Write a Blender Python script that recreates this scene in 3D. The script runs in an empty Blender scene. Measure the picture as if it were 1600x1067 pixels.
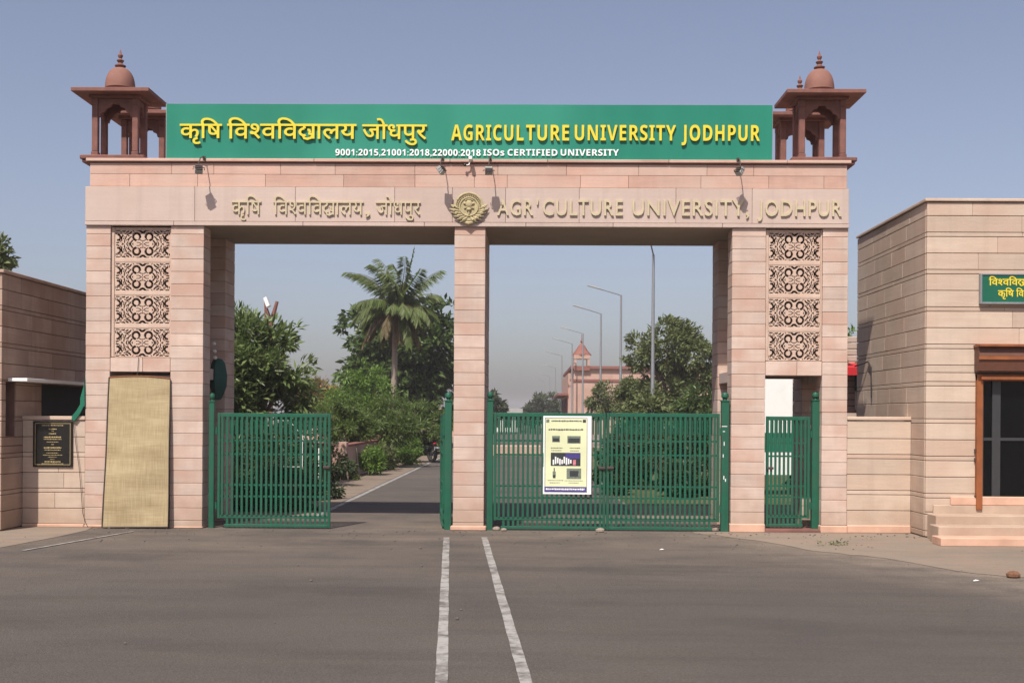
import bpy, bmesh, math, random
import numpy as np
from mathutils import Vector, Matrix, noise
R = math.radians
SC = bpy.context.scene
COL = SC.collection

# ================================================================ camera
CAM_H, F_PX, YAW, ROLL = 1.60, 1837.0, 0.0136, 0.0062
HOR_PX = 650.0                                   # horizon row in the 1600 x 1067 photograph
cd = bpy.data.cameras.new('camera'); cam = bpy.data.objects.new('camera', cd); COL.objects.link(cam)
cd.sensor_width = 36.0; cd.lens = 36.0*F_PX/1600.0
cd.shift_y = (HOR_PX - 533.5)/1600.0
cd.clip_start = 0.1; cd.clip_end = 6000.0
_M = Matrix.Rotation(YAW, 4, 'Z') @ Matrix.Rotation(math.pi/2, 4, 'X') @ Matrix.Rotation(ROLL, 4, 'Z')
cam.matrix_world = Matrix.Translation((0, 0, CAM_H)) @ _M
SC.camera = cam

def at(px, py, Y):
    """world X, Z of a point seen at photo pixel (px, py) and standing at depth Y (a measuring aid)"""
    d = _M.to_3x3() @ Vector(((px - 800.0)/F_PX, (HOR_PX - py)/F_PX, -1.0))
    t = Y/d.y
    return d.x*t, CAM_H + d.z*t
def gx(px, Y, py=HOR_PX): return at(px, py, Y)[0]
def gz(py, Y, px=800): return at(px, py, Y)[1]
def ground(px, py):
    d = _M.to_3x3() @ Vector(((px - 800.0)/F_PX, (HOR_PX - py)/F_PX, -1.0))
    t = -CAM_H/d.z
    return d.x*t, d.y*t

# ================================================================ world, sun, exposure
SUN_DIR = Vector((0.35, 1.0, -1.50)).normalized()        # the way the light travels
SUN_EL = math.asin(-SUN_DIR.z)
w = bpy.data.worlds.new("World"); SC.world = w; w.use_nodes = True
nt = w.node_tree
sky = nt.nodes.new('ShaderNodeTexSky'); sky.sky_type = 'NISHITA'; sky.sun_disc = False
sky.sun_elevation = SUN_EL
sky.sun_rotation = math.atan2(-SUN_DIR.x, -SUN_DIR.y)
sky.altitude = 200; sky.air_density = 1.0; sky.dust_density = 3.0; sky.ozone_density = 3.0
bg = nt.nodes['Background']; bg.inputs['Strength'].default_value = 0.099
sk_hs = nt.nodes.new('ShaderNodeHueSaturation'); sk_hs.inputs['Saturation'].default_value = 0.80      # dusty desert sky
sk_mx = nt.nodes.new('ShaderNodeMix'); sk_mx.data_type = 'RGBA'; sk_mx.blend_type = 'MULTIPLY'; sk_mx.inputs[0].default_value = 1.0; sk_mx.inputs[7].default_value = (1.05, 0.955, 0.97, 1)
nt.links.new(sky.outputs[0], sk_hs.inputs['Color']); nt.links.new(sk_hs.outputs[0], sk_mx.inputs[6]); nt.links.new(sk_mx.outputs[2], bg.inputs['Color'])
sl = bpy.data.lights.new('sun', 'SUN'); sun = bpy.data.objects.new('sun', sl); COL.objects.link(sun)
sl.energy = 4.3; sl.angle = R(0.55); sl.color = (1.0, 0.94, 0.86)
sun.rotation_euler = SUN_DIR.to_track_quat('-Z', 'Y').to_euler()
SC.view_settings.view_transform = 'Standard'; SC.view_settings.look = 'None'
SC.view_settings.gamma = 1.0; SC.view_settings.exposure = 0.39
SC.render.engine = 'CYCLES'
SC.cycles.max_bounces = 6; SC.cycles.diffuse_bounces = 3; SC.cycles.transparent_max_bounces = 6
SC.cycles.use_denoising = True

# ================================================================ lettering (made first, while the scene is empty)
# ---------------------------------------------------------------- lettering
_GC = {}
def _text_mesh(body, ext, bold):
    cu = bpy.data.curves.new('glyph', 'FONT')
    cu.body = body; cu.size = 1.0; cu.extrude = ext; cu.bevel_depth = bold; cu.bevel_resolution = 0; cu.resolution_u = 3
    ob = bpy.data.objects.new('glyph', cu); bpy.context.scene.collection.objects.link(ob)
    dg = bpy.context.evaluated_depsgraph_get(); dg.update()
    me = bpy.data.meshes.new_from_object(ob.evaluated_get(dg))
    vs = [tuple(v.co) for v in me.vertices]; fs = [tuple(p.vertices) for p in me.polygons]
    bpy.data.objects.remove(ob); bpy.data.curves.remove(cu); bpy.data.meshes.remove(me)
    return vs, fs
def _bold(ch):
    o = ord(ch)
    if 'A' <= ch <= 'Z': return chr(0x1D5D4 + o - 65)
    if 'a' <= ch <= 'z': return chr(0x1D5EE + o - 97)
    if '0' <= ch <= '9': return chr(0x1D7EC + o - 48)
    return ch
def _clip(vs, fs, co, no):
    bm = bmesh.new(); bv = [bm.verts.new(v) for v in vs]
    for f in fs:
        try: bm.faces.new([bv[i] for i in f])
        except ValueError: pass
    bmesh.ops.bisect_plane(bm, geom=bm.verts[:]+bm.edges[:]+bm.faces[:], plane_co=co, plane_no=no, clear_outer=True)
    bm.verts.index_update()
    r = [tuple(v.co) for v in bm.verts], [tuple(v.index for v in f.verts) for f in bm.faces]
    bm.free(); return r
def _glyph(ch, ext, bold):
    k = (ch, ext, bold)
    if k in _GC: return _GC[k]
    if ch == ' ': r = ([], [], .26)
    elif ch == 'HALF_SHA':
        vs, fs, adv = _glyph('श', ext, bold)
        cut = max(v[0] for v in vs) - .235
        v2, f2 = _clip(vs, fs, (cut, 0, 0), (1, 0, 0)); r = (v2, f2, cut)
    elif ch == 'DYA':                              # the conjunct, drawn as strokes
        vs, fs = [], []; top = max(v[1] for v in _glyph('य', ext, 0)[0]); T = top; hw_ = .040 + bold
        def stroke(pts, k):
            pts = [Vector((x, y)) for x, y in pts]; e = (ext + bold)*k; o = len(vs); n = len(pts)
            for i, p in enumerate(pts):
                d = (pts[min(i+1, n-1)] - pts[max(i-1, 0)]).normalized(); q = Vector((-d.y, d.x))*hw_
                for z in (-e, e): vs.extend([(p.x + q.x, p.y + q.y, z), (p.x - q.x, p.y - q.y, z)])
            for i in range(n-1):
                b = o + 4*i; fs.extend([(b, b+1, b+5, b+4), (b+2, b+6, b+7, b+3), (b, b+4, b+6, b+2), (b+1, b+3, b+7, b+5)])
            fs.extend([(o, o+2, o+3, o+1), (o+4*n-4, o+4*n-3, o+4*n-1, o+4*n-2)])
        arc = lambda cx, cy, rx, ry, a0, a1, n=12: [(cx + rx*math.cos(math.radians(a0+(a1-a0)*i/n)), cy + ry*math.sin(math.radians(a0+(a1-a0)*i/n))) for i in range(n+1)]
        stroke([(.24, T), (.24, T*.70)], 1.02)
        stroke(arc(.235, T*.46, .165, T*.235, 88, 290), 1.04)
        stroke([(.285, T*.25), (.20, T*.16), (.24, T*.03), (.36, -T*.02), (.48, T*.06), (.575, T*.22)], 1.06)
        stroke([(.36, T*.62), (.43, T*.60), (.45, T*.46), (.42, T*.34), (.575, T*.30)], 1.03)
        stroke([(.575, 0), (.575, T)], 1.08); stroke([(.0, T-.037), (.66, T-.037)], 1.10)
        r = (vs, fs, .66)
    else:
        vs, fs = _text_mesh(ch, ext, bold)
        w1 = max(v[0] for v in _text_mesh(ch + 'H', .01, 0)[0]); w0 = max(v[0] for v in _text_mesh('H', .01, 0)[0])
        r = (vs, fs, w1 - w0)
    _GC[k] = r
    return r
def lettering(seq, x0, x1, z0, z1, y, depth, bold=.01, track=0., skew=None):
    """letters of seq fitted to x0..x1 wide; z0 = baseline, z1 = cap/headline height; facing -Y, standing out from y by depth"""
    vs, fs, x = [], [], 0.
    for i, ch in enumerate(seq):
        g, f, adv = _glyph(ch, .5, bold)
        o = len(vs); vs += [(a + x, b, c*(1 + .012*(i % 3))) for a, b, c in g]; fs += [tuple(i + o for i in q) for q in f]
        x += adv + (track if adv > .02 else 0)
    lo = min(v[0] for v in vs); hi = max(v[0] for v in vs)
    hz = .72 if all(ord(c[0]) < 0x900 or ord(c[0]) > 0xffff for c in seq) else .62
    sx = (x1 - x0)/(hi - lo); sz = (z1 - z0)/hz
    zz = max(abs(v[2]) for v in vs)
    out = [(x0 + (a - lo)*sx, y - depth*(c/zz + 1)/2, z0 + b*sz) for a, b, c in vs]
    return out, fs
HINDI_AGRI = ['क', 'ृ', 'ि', 'ष']
HINDI_UNI = ['ि', 'व', 'HALF_SHA', 'व', 'ि', 'व', 'DYA', 'ा', 'ल', 'य']
HINDI_JODH = ['ज', 'ो', 'ध', 'प', 'ु', 'र']

# ================================================================ helpers
class MB:
    """collects faces for ONE mesh object"""
    def __init__(s): s.v = []; s.f = []
    def add(s, vs, fs):
        o = len(s.v); s.v += [tuple(p) for p in vs]; s.f += [tuple(i + o for i in q) for q in fs]; return s
    def box(s, x0, x1, y0, y1, z0, z1):
        return s.add([(x0,y0,z0),(x1,y0,z0),(x1,y1,z0),(x0,y1,z0),(x0,y0,z1),(x1,y0,z1),(x1,y1,z1),(x0,y1,z1)],
                     [(3,2,1,0),(4,5,6,7),(0,1,5,4),(1,2,6,5),(2,3,7,6),(3,0,4,7)])
    def prism(s, poly, axis, a, b):
        """poly: 2D outline; axis 'x','y','z' = extrusion axis from a to b"""
        def P(p, t): return {'x': (t, p[0], p[1]), 'y': (p[0], t, p[1]), 'z': (p[0], p[1], t)}[axis]
        n = len(poly)
        return s.add([P(p, a) for p in poly] + [P(p, b) for p in poly],
                     [tuple(range(n)), tuple(range(2*n-1, n-1, -1))] + [(i, (i+n), (i+1) % n + n, (i+1) % n) for i in range(n)])
    def tube(s, pts, r, n=8, cap=True):
        pts = [Vector(p) for p in pts]; rr = r if isinstance(r, (list, tuple)) else [r]*len(pts)
        rings = []; ref = Vector((0.31, 0.22, 0.93))
        for i, p in enumerate(pts):
            t = (pts[min(i+1, len(pts)-1)] - pts[max(i-1, 0)])
            t = t.normalized() if t.length > 1e-9 else Vector((0,0,1))
            if abs(t.dot(ref)) > .95: ref = Vector((0.9, 0.3, 0.1))
            a = t.cross(ref).normalized(); b = t.cross(a)
            rings.append([p + (a*math.cos(2*math.pi*k/n) + b*math.sin(2*math.pi*k/n))*rr[i] for k in range(n)])
        vs = [q for ring in rings for q in ring]; fs = []
        for i in range(len(pts)-1):
            for k in range(n):
                fs.append((i*n+k, i*n+(k+1) % n, (i+1)*n+(k+1) % n, (i+1)*n+k))
        if cap: fs += [tuple(range(n-1, -1, -1)), tuple(range((len(pts)-1)*n, len(pts)*n))]
        return s.add(vs, fs)
    def lathe(s, prof, cx=0, cy=0, cz=0, n=24, wob=None):
        vs = []; fs = []; m = len(prof)
        for k in range(n):
            a = 2*math.pi*k/n; g = wob(a) if wob else 1.0
            vs += [(cx + r*g*math.cos(a), cy + r*g*math.sin(a), cz + z) for r, z in prof]
        for k in range(n):
            k2 = (k+1) % n
            fs += [(k*m+i, k2*m+i, k2*m+i+1, k*m+i+1) for i in range(m-1)]
        return s.add(vs, fs)
    def ball(s, c, r, n=12):
        rx, ry, rz = r if isinstance(r, (list, tuple)) else (r, r, r)
        h = n//2; vs = []; fs = []
        for i in range(h+1):
            t = math.pi*i/h
            for k in range(n):
                a = 2*math.pi*k/n
                vs.append((c[0]+rx*math.sin(t)*math.cos(a), c[1]+ry*math.sin(t)*math.sin(a), c[2]+rz*math.cos(t)))
        for i in range(h):
            for k in range(n):
                fs.append((i*n+k, (i+1)*n+k, (i+1)*n+(k+1) % n, i*n+(k+1) % n))
        return s.add(vs, fs)
    def build(s, name, mat, parent=None, smooth=False, bevel=0, loc=None):
        me = bpy.data.meshes.new(name); me.from_pydata(s.v, [], s.f); me.materials.append(mat); me.update()
        bm = bmesh.new(); bm.from_mesh(me); bmesh.ops.remove_doubles(bm, verts=bm.verts, dist=1e-6)
        bmesh.ops.recalc_face_normals(bm, faces=bm.faces); bm.to_mesh(me); bm.free()
        if smooth:
            for p in me.polygons: p.use_smooth = True
            try: me.set_sharp_from_angle(angle=R(40))
            except Exception: pass
        ob = bpy.data.objects.new(name, me); COL.objects.link(ob)
        if bevel:
            md = ob.modifiers.new('edge', 'BEVEL'); md.width = bevel; md.segments = 1; md.limit_method = 'ANGLE'; md.angle_limit = R(50)
        put(ob, parent, loc)
        return ob
def put(ob, parent=None, loc=None):
    if loc is not None: ob.location = loc
    if parent is not None:
        ob.parent = parent
        if loc is None: ob.location = -parent.location if parent.parent is None and parent.type == 'EMPTY' else ob.location
def tag(o, label=None, cat=None, group=None, kind=None):
    for k, v in (('label', label), ('category', cat), ('group', group), ('kind', kind)):
        if v: o[k] = v
    return o
def thing(name, label, cat, loc=(0,0,0), group=None):
    """Empty at the thing's base; parts are built in world coordinates and hang under it"""
    o = bpy.data.objects.new(name, None); COL.objects.link(o); o.location = loc; o.empty_display_size = .2
    return tag(o, label, cat, group)
def copy_tree(o, parent=None):
    c = o.copy(); COL.objects.link(c); c.parent = parent
    for ch in list(o.children): copy_tree(ch, c)
    return c

# ---------------------------------------------------------------- materials
def _n(nt, t, **kw):
    n = nt.nodes.new(t)
    for k, v in kw.items(): setattr(n, k, v)
    return n
def mat(name, col, rough=.7, vary=.12, scale=6.0, island=0., bump=0., bump_scale=60., metal=0., spec=.5, streak=0., tint=None, tint_amt=0., tint_scale=2., band=0., base_dirt=None, spots=None, trans=0., stretch=(1,1,1), coat=0.):
    """procedural paint/stone/metal: base colour with large soft variation, optional per-piece variation, stain tint, fine bump"""
    m = bpy.data.materials.new(name); m.use_nodes = True; nt = m.node_tree; L = nt.links.new
    bs = nt.nodes['Principled BSDF']
    bs.inputs['Roughness'].default_value = rough; bs.inputs['Metallic'].default_value = metal
    bs.inputs['Specular IOR Level'].default_value = spec; bs.inputs['Coat Weight'].default_value = coat
    tc = _n(nt, 'ShaderNodeTexCoord'); mp = _n(nt, 'ShaderNodeMapping'); mp.inputs['Scale'].default_value = stretch
    L(tc.outputs['Object'], mp.inputs['Vector']); vec = mp.outputs[0]
    n1 = _n(nt, 'ShaderNodeTexNoise'); n1.inputs['Scale'].default_value = scale; n1.inputs['Detail'].default_value = 6; n1.inputs['Roughness'].default_value = .62
    L(vec, n1.inputs['Vector'])
    hsv = _n(nt, 'ShaderNodeHueSaturation'); hsv.inputs['Color'].default_value = (*col, 1)
    mr = _n(nt, 'ShaderNodeMapRange'); mr.inputs['From Min'].default_value = .25; mr.inputs['From Max'].default_value = .75
    mr.inputs['To Min'].default_value = 1 - vary; mr.inputs['To Max'].default_value = 1 + vary
    L(n1.outputs['Fac'], mr.inputs['Value']); val = mr.outputs[0]
    if island:
        g = _n(nt, 'ShaderNodeNewGeometry'); mi = _n(nt, 'ShaderNodeMapRange')
        mi.inputs['To Min'].default_value = 1 - island; mi.inputs['To Max'].default_value = 1 + island
        L(g.outputs['Random Per Island'], mi.inputs['Value'])
        mu = _n(nt, 'ShaderNodeMath', operation='MULTIPLY'); L(val, mu.inputs[0]); L(mi.outputs[0], mu.inputs[1]); val = mu.outputs[0]
    if streak:
        mp2 = _n(nt, 'ShaderNodeMapping'); mp2.inputs['Scale'].default_value = (7, 7, .35); L(tc.outputs['Object'], mp2.inputs['Vector'])
        n3 = _n(nt, 'ShaderNodeTexNoise'); n3.inputs['Scale'].default_value = 1.2; n3.inputs['Detail'].default_value = 4; L(mp2.outputs[0], n3.inputs['Vector'])
        ms = _n(nt, 'ShaderNodeMapRange'); ms.inputs['From Min'].default_value = .5; ms.inputs['From Max'].default_value = .75; ms.inputs['To Min'].default_value = 1; ms.inputs['To Max'].default_value = 1 - streak
        L(n3.outputs['Fac'], ms.inputs['Value'])
        mu = _n(nt, 'ShaderNodeMath', operation='MULTIPLY'); L(val, mu.inputs[0]); L(ms.outputs[0], mu.inputs[1]); val = mu.outputs[0]
    if band:                                       # thin bedding streaks along the stone
        mp3 = _n(nt, 'ShaderNodeMapping'); mp3.inputs['Scale'].default_value = (1.6, 1.6, 26); L(tc.outputs['Object'], mp3.inputs['Vector'])
        n4 = _n(nt, 'ShaderNodeTexNoise'); n4.inputs['Scale'].default_value = 1.0; n4.inputs['Detail'].default_value = 7; n4.inputs['Roughness'].default_value = .7; n4.inputs['Distortion'].default_value = .6; L(mp3.outputs[0], n4.inputs['Vector'])
        mb_ = _n(nt, 'ShaderNodeMapRange'); mb_.inputs['From Min'].default_value = .3; mb_.inputs['From Max'].default_value = .7; mb_.inputs['To Min'].default_value = 1 - band; mb_.inputs['To Max'].default_value = 1 + band
        L(n4.outputs['Fac'], mb_.inputs['Value'])
        mu = _n(nt, 'ShaderNodeMath', operation='MULTIPLY'); L(val, mu.inputs[0]); L(mb_.outputs[0], mu.inputs[1]); val = mu.outputs[0]
    L(val, hsv.inputs['Value']); out = hsv.outputs[0]
    if tint:
        n2 = _n(nt, 'ShaderNodeTexNoise'); n2.inputs['Scale'].default_value = tint_scale; n2.inputs['Detail'].default_value = 5
        if island:
            ad = _n(nt, 'ShaderNodeVectorMath', operation='ADD'); sc_ = _n(nt, 'ShaderNodeVectorMath', operation='SCALE'); sc_.inputs['Scale'].default_value = 37.0
            cb = _n(nt, 'ShaderNodeCombineXYZ'); L(g.outputs['Random Per Island'], cb.inputs[0]); L(g.outputs['Random Per Island'], cb.inputs[2])
            L(cb.outputs[0], sc_.inputs[0]); L(vec, ad.inputs[0]); L(sc_.outputs[0], ad.inputs[1]); L(ad.outputs[0], n2.inputs['Vector'])
        else: L(vec, n2.inputs['Vector'])
        m2 = _n(nt, 'ShaderNodeMapRange'); m2.inputs['From Min'].default_value = .42; m2.inputs['From Max'].default_value = .66; m2.inputs['To Max'].default_value = tint_amt
        L(n2.outputs['Fac'], m2.inputs['Value'])
        mx = _n(nt, 'ShaderNodeMix', data_type='RGBA'); L(m2.outputs[0], mx.inputs[0]); L(out, mx.inputs[6]); mx.inputs[7].default_value = (*tint, 1); out = mx.outputs[2]
    if base_dirt:                                  # splashed soil on the lowest courses
        sp = _n(nt, 'ShaderNodeSeparateXYZ'); L(tc.outputs['Object'], sp.inputs[0]); nd = _n(nt, 'ShaderNodeTexNoise'); nd.inputs['Scale'].default_value = 3.5; nd.inputs['Detail'].default_value = 6; L(tc.outputs['Object'], nd.inputs['Vector'])
        md_ = _n(nt, 'ShaderNodeMath', operation='MULTIPLY_ADD'); L(nd.outputs['Fac'], md_.inputs[0]); md_.inputs[1].default_value = -.9; L(sp.outputs[2], md_.inputs[2])
        rd = _n(nt, 'ShaderNodeMapRange'); rd.inputs['From Min'].default_value = -.45; rd.inputs['From Max'].default_value = .12; rd.inputs['To Min'].default_value = .75; rd.inputs['To Max'].default_value = 0; L(md_.outputs[0], rd.inputs['Value'])
        mx = _n(nt, 'ShaderNodeMix', data_type='RGBA'); L(rd.outputs[0], mx.inputs[0]); L(out, mx.inputs[6]); mx.inputs[7].default_value = (*base_dirt, 1); out = mx.outputs[2]
    if spots:                                      # chips and rust
        ns = _n(nt, 'ShaderNodeTexNoise'); ns.inputs['Scale'].default_value = spots[1]; ns.inputs['Detail'].default_value = 7; ns.inputs['Roughness'].default_value = .7; L(tc.outputs['Object'], ns.inputs['Vector'])
        rs = _n(nt, 'ShaderNodeMapRange'); rs.inputs['From Min'].default_value = spots[2]; rs.inputs['From Max'].default_value = spots[2] + .05; L(ns.outputs['Fac'], rs.inputs['Value'])
        mx = _n(nt, 'ShaderNodeMix', data_type='RGBA'); L(rs.outputs[0], mx.inputs[0]); L(out, mx.inputs[6]); mx.inputs[7].default_value = (*spots[0], 1); out = mx.outputs[2]
    L(out, bs.inputs['Base Color'])
    if bump:
        nb = _n(nt, 'ShaderNodeTexNoise'); nb.inputs['Scale'].default_value = bump_scale; nb.inputs['Detail'].default_value = 5; L(vec, nb.inputs['Vector'])
        bp = _n(nt, 'ShaderNodeBump'); bp.inputs['Strength'].default_value = bump; bp.inputs['Distance'].default_value = .01
        L(nb.outputs['Fac'], bp.inputs['Height']); L(bp.outputs[0], bs.inputs['Normal'])
    if trans:
        tr = _n(nt, 'ShaderNodeBsdfTranslucent'); L(out, tr.inputs['Color']); mxs = _n(nt, 'ShaderNodeMixShader'); mxs.inputs[0].default_value = trans
        o = nt.nodes['Material Output']; L(bs.outputs[0], mxs.inputs[1]); L(tr.outputs[0], mxs.inputs[2]); L(mxs.outputs[0], o.inputs['Surface'])
    return m
M = {}
M['stone'] = mat('pink_sandstone', (.535,.415,.348), .85, .13, 2.2, island=.11, band=.08, base_dirt=(.36,.26,.19), bump=.25, bump_scale=45, tint=(.47,.30,.23), tint_amt=.85, tint_scale=1.6, streak=.10, spec=.25)
M['stone_red'] = mat('red_pink_sandstone', (.51,.325,.255), .85, .10, 3.0, island=.13, bump=.25, bump_scale=45, tint=(.52,.40,.33), tint_amt=.7, tint_scale=1.1, streak=.08, spec=.25, band=.09)
M['stone_pale'] = mat('pale_sandstone_slab', (.49,.39,.335), .85, .07, 2.0, island=.06, bump=.2, bump_scale=45, tint=(.47,.34,.275), tint_amt=.35, tint_scale=.9, streak=.10, spec=.25, band=.04)
M['stone_cream'] = mat('cream_sandstone', (.50,.395,.31), .85, .08, 2.5, island=.09, bump=.25, bump_scale=45, tint=(.45,.27,.19), tint_amt=.35, tint_scale=.9, streak=.08, spec=.25, band=.07, base_dirt=(.36,.26,.19))
M['stone_shaded'] = mat('shade_darkened_sandstone', (.40,.29,.225), .88, .12, 2.2, island=.09, band=.08, base_dirt=(.30,.21,.15), bump=.25, bump_scale=45, tint=(.30,.19,.14), tint_amt=.7, tint_scale=1.2, streak=.2, spec=.2)  # guard house: same sandstone, its shade put into a darker base and tint
M['joint'] = mat('dark_joint', (.22,.125,.09), .95, .2, 8, spec=.1)
M['plinth'] = mat('painted_plinth', (.58,.36,.26), .8, .12, 4, bump=.2, tint=(.40,.24,.17), tint_amt=.5, tint_scale=3, spec=.2)
M['soffit'] = mat('soffit_plaster', (.38,.31,.245), .9, .10, 3, bump=.15, spec=.2)
M['redstone'] = mat('carved_red_sandstone', (.215,.098,.077), .8, .18, 7, bump=.35, bump_scale=60, tint=(.12,.06,.048), tint_amt=.6, tint_scale=4, streak=.15, spec=.25)
M['domestone'] = mat('dome_sandstone', (.245,.118,.090), .75, .14, 6, bump=.2, tint=(.17,.085,.065), tint_amt=.5, tint_scale=5, spec=.3)
M['jali'] = mat('jali_sandstone', (.55,.415,.33), .85, .10, 6, bump=.2, spec=.2, tint=(.40,.25,.19), tint_amt=.4, tint_scale=4)
M['cream_letter'] = mat('cream_letter_paint', (.51,.435,.29), .75, .12, 8, spec=.3)
M['emblem'] = mat('emblem_gilt_paint', (.41,.345,.20), .75, .25, 14, spec=.2, bump=.3, bump_scale=50)
M['sign_green'] = mat('sign_green_vinyl', (.010,.185,.120), .5, .06, 1.2, spec=.3, tint=(.026,.245,.165), tint_amt=.8, tint_scale=.6, stretch=(1,1,.15))
M['yellow'] = mat('yellow_letter_acrylic', (.72,.57,.030), .4, .06, 8, spec=.5)
M['white_letter'] = mat('white_letter_vinyl', (.80,.82,.80), .5, .03, 8)
M['gate_green'] = mat('green_gate_enamel', (.008,.096,.052), .42, .16, 5, spec=.45, bump=.1, bump_scale=30, tint=(.03,.085,.055), tint_amt=.6, tint_scale=3, streak=.2, spots=((.075,.05,.03), 9, .69))
M['steel'] = mat('galvanised_steel', (.30,.31,.32), .5, .15, 20, metal=.6)
M['grey_paint'] = mat('grey_lamp_paint', (.33,.33,.31), .5, .12, 12)
M['dark_metal'] = mat('dark_rusty_bracket', (.06,.042,.035), .7, .2, 20)
M['white_paint'] = mat('white_paint', (.78,.78,.75), .6, .06, 5)
M['black_stone'] = mat('black_granite', (.012,.011,.010), .22, .3, 40, spec=.5)
M['gold'] = mat('gold_engraving', (.50,.38,.17), .5, .1, 20)
M['straw'] = None
M['cloth_green'] = mat('green_cloth', (.006,.13,.075), .85, .2, 7, bump=.3, bump_scale=20)
M['dark_cloth'] = mat('dark_green_tarpaulin', (.008,.055,.042), .7, .25, 6, bump=.5, bump_scale=9)
M['cable'] = mat('cable_rubber', (.03,.024,.022), .6, .1, 20)
M['rust'] = mat('brown_orange_frame', (.27,.085,.025), .55, .2, 8, spec=.4, tint=(.16,.05,.02), tint_amt=.5, tint_scale=5)
M['brown'] = mat('brown_shutter_hood', (.11,.040,.020), .6, .2, 8)
M['glass'] = mat('dark_door_glass', (.003,.0035,.004), .12, .1, 3, spec=.22)
M['alu'] = mat('dark_aluminium', (.05,.05,.052), .4, .1, 9, metal=.3)
M['interior'] = mat('dark_interior', (.02,.017,.015), .9, .2, 3)
M['bark'] = mat('bark', (.16,.115,.08), .9, .25, 9, bump=.6, bump_scale=25, stretch=(1,1,.4))
M['palm_bark'] = mat('palm_bark', (.25,.20,.16), .9, .2, 5, bump=.7, bump_scale=9, stretch=(.3,.3,3))
M['red'] = mat('red_awning', (.55,.018,.025), .6, .1, 8)
M['orange'] = mat('orange_plastic', (.55,.12,.03), .5, .1, 8)
M['plaster_pink'] = mat('pink_plaster', (.46,.31,.25), .9, .12, 1.2, bump=.2, tint=(.36,.21,.15), tint_amt=.5, tint_scale=.7, streak=.2, spec=.2)
M['roof_red'] = mat('red_roof_stone', (.22,.095,.075), .85, .12, 3, spec=.2)
M['white_wall'] = mat('whitewashed_wall', (.66,.64,.60), .9, .08, 1.0, streak=.2, spec=.2)
M['black'] = mat('black_plastic', (.012,.012,.013), .45, .2, 9)
M['rubber'] = mat('tyre_rubber', (.02,.02,.02), .85, .15, 15)
M['clod'] = mat('brown_clod', (.16,.075,.04), .95, .3, 20, bump=.5)
M['grit'] = mat('dark_grit', (.13,.105,.088), .95, .3, 30)
M['rock'] = mat('rubble_stone', (.25,.20,.16), .9, .2, 12, bump=.6, bump_scale=20)
def leafmat(name, col, tint, amt, island=.4, trans=.38, rough=.5):
    return mat(name, col, rough, .15, .6, island=island, trans=trans, tint=tint, tint_amt=amt, tint_scale=.7, spec=.35)
M['leaf_plumeria'] = leafmat('leaf_long_glossy', (.165,.215,.075), (.09,.145,.04), .6, rough=.4)
M['leaf_dark'] = leafmat('leaf_dark_broad', (.085,.130,.036), (.05,.088,.024), .6, rough=.4)
M['leaf_bright'] = leafmat('leaf_bright_fine', (.135,.225,.038), (.09,.165,.03), .6)
M['leaf_feather'] = leafmat('leaf_feathery', (.115,.165,.042), (.07,.11,.03), .5)
M['leaf_mid'] = leafmat('leaf_mid_green', (.160,.185,.072), (.095,.13,.045), .6)
M['leaf_shrub'] = leafmat('leaf_shrub', (.035,.062,.020), (.07,.085,.03), .35)
M['leaf_far'] = leafmat('leaf_far', (.085,.105,.05), (.065,.085,.04), .5)
M['leaf_dry'] = leafmat('leaf_dry', (.25,.18,.07), (.12,.11,.04), .6)
M['frond'] = leafmat('palm_frond_green', (.095,.138,.034), (.14,.155,.05), .5, island=.3)
M['frond_dry'] = leafmat('palm_frond_brown', (.15,.105,.05), (.10,.10,.04), .5, island=.35)

def straw_mat():
    m = bpy.data.materials.new('woven_reed'); m.use_nodes = True; nt = m.node_tree; L = nt.links.new; bs = nt.nodes['Principled BSDF']
    bs.inputs['Roughness'].default_value = .8; bs.inputs['Specular IOR Level'].default_value = .2
    tc = _n(nt, 'ShaderNodeTexCoord')
    def nz(scale, st, det=3):
        mp = _n(nt, 'ShaderNodeMapping'); mp.inputs['Scale'].default_value = st; L(tc.outputs['Object'], mp.inputs['Vector'])
        a = _n(nt, 'ShaderNodeTexNoise'); a.inputs['Scale'].default_value = scale; a.inputs['Detail'].default_value = det; L(mp.outputs[0], a.inputs['Vector']); return a.outputs['Fac']
    a = nz(1, (3, 3, 190)); b = nz(1, (110, 3, 4)); c = nz(2.2, (1, 1, 2.5), 5)
    ad = _n(nt, 'ShaderNodeMath', operation='ADD'); L(a, ad.inputs[0]); L(b, ad.inputs[1])
    ad2 = _n(nt, 'ShaderNodeMath', operation='ADD'); L(ad.outputs[0], ad2.inputs[0]); L(c, ad2.inputs[1])
    mr = _n(nt, 'ShaderNodeMapRange'); mr.inputs['From Min'].default_value = 1.1; mr.inputs['From Max'].default_value = 1.9; L(ad2.outputs[0], mr.inputs['Value'])
    cr = _n(nt, 'ShaderNodeValToRGB'); cr.color_ramp.elements[0].color = (.27,.20,.105,1); cr.color_ramp.elements[1].color = (.48,.39,.235,1); L(mr.outputs[0], cr.inputs[0])
    L(cr.outputs[0], bs.inputs['Base Color'])
    bp = _n(nt, 'ShaderNodeBump'); bp.inputs['Strength'].default_value = .5; bp.inputs['Distance'].default_value = .004; L(ad.outputs[0], bp.inputs['Height']); L(bp.outputs[0], bs.inputs['Normal'])
    return m
M['straw'] = straw_mat()

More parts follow.
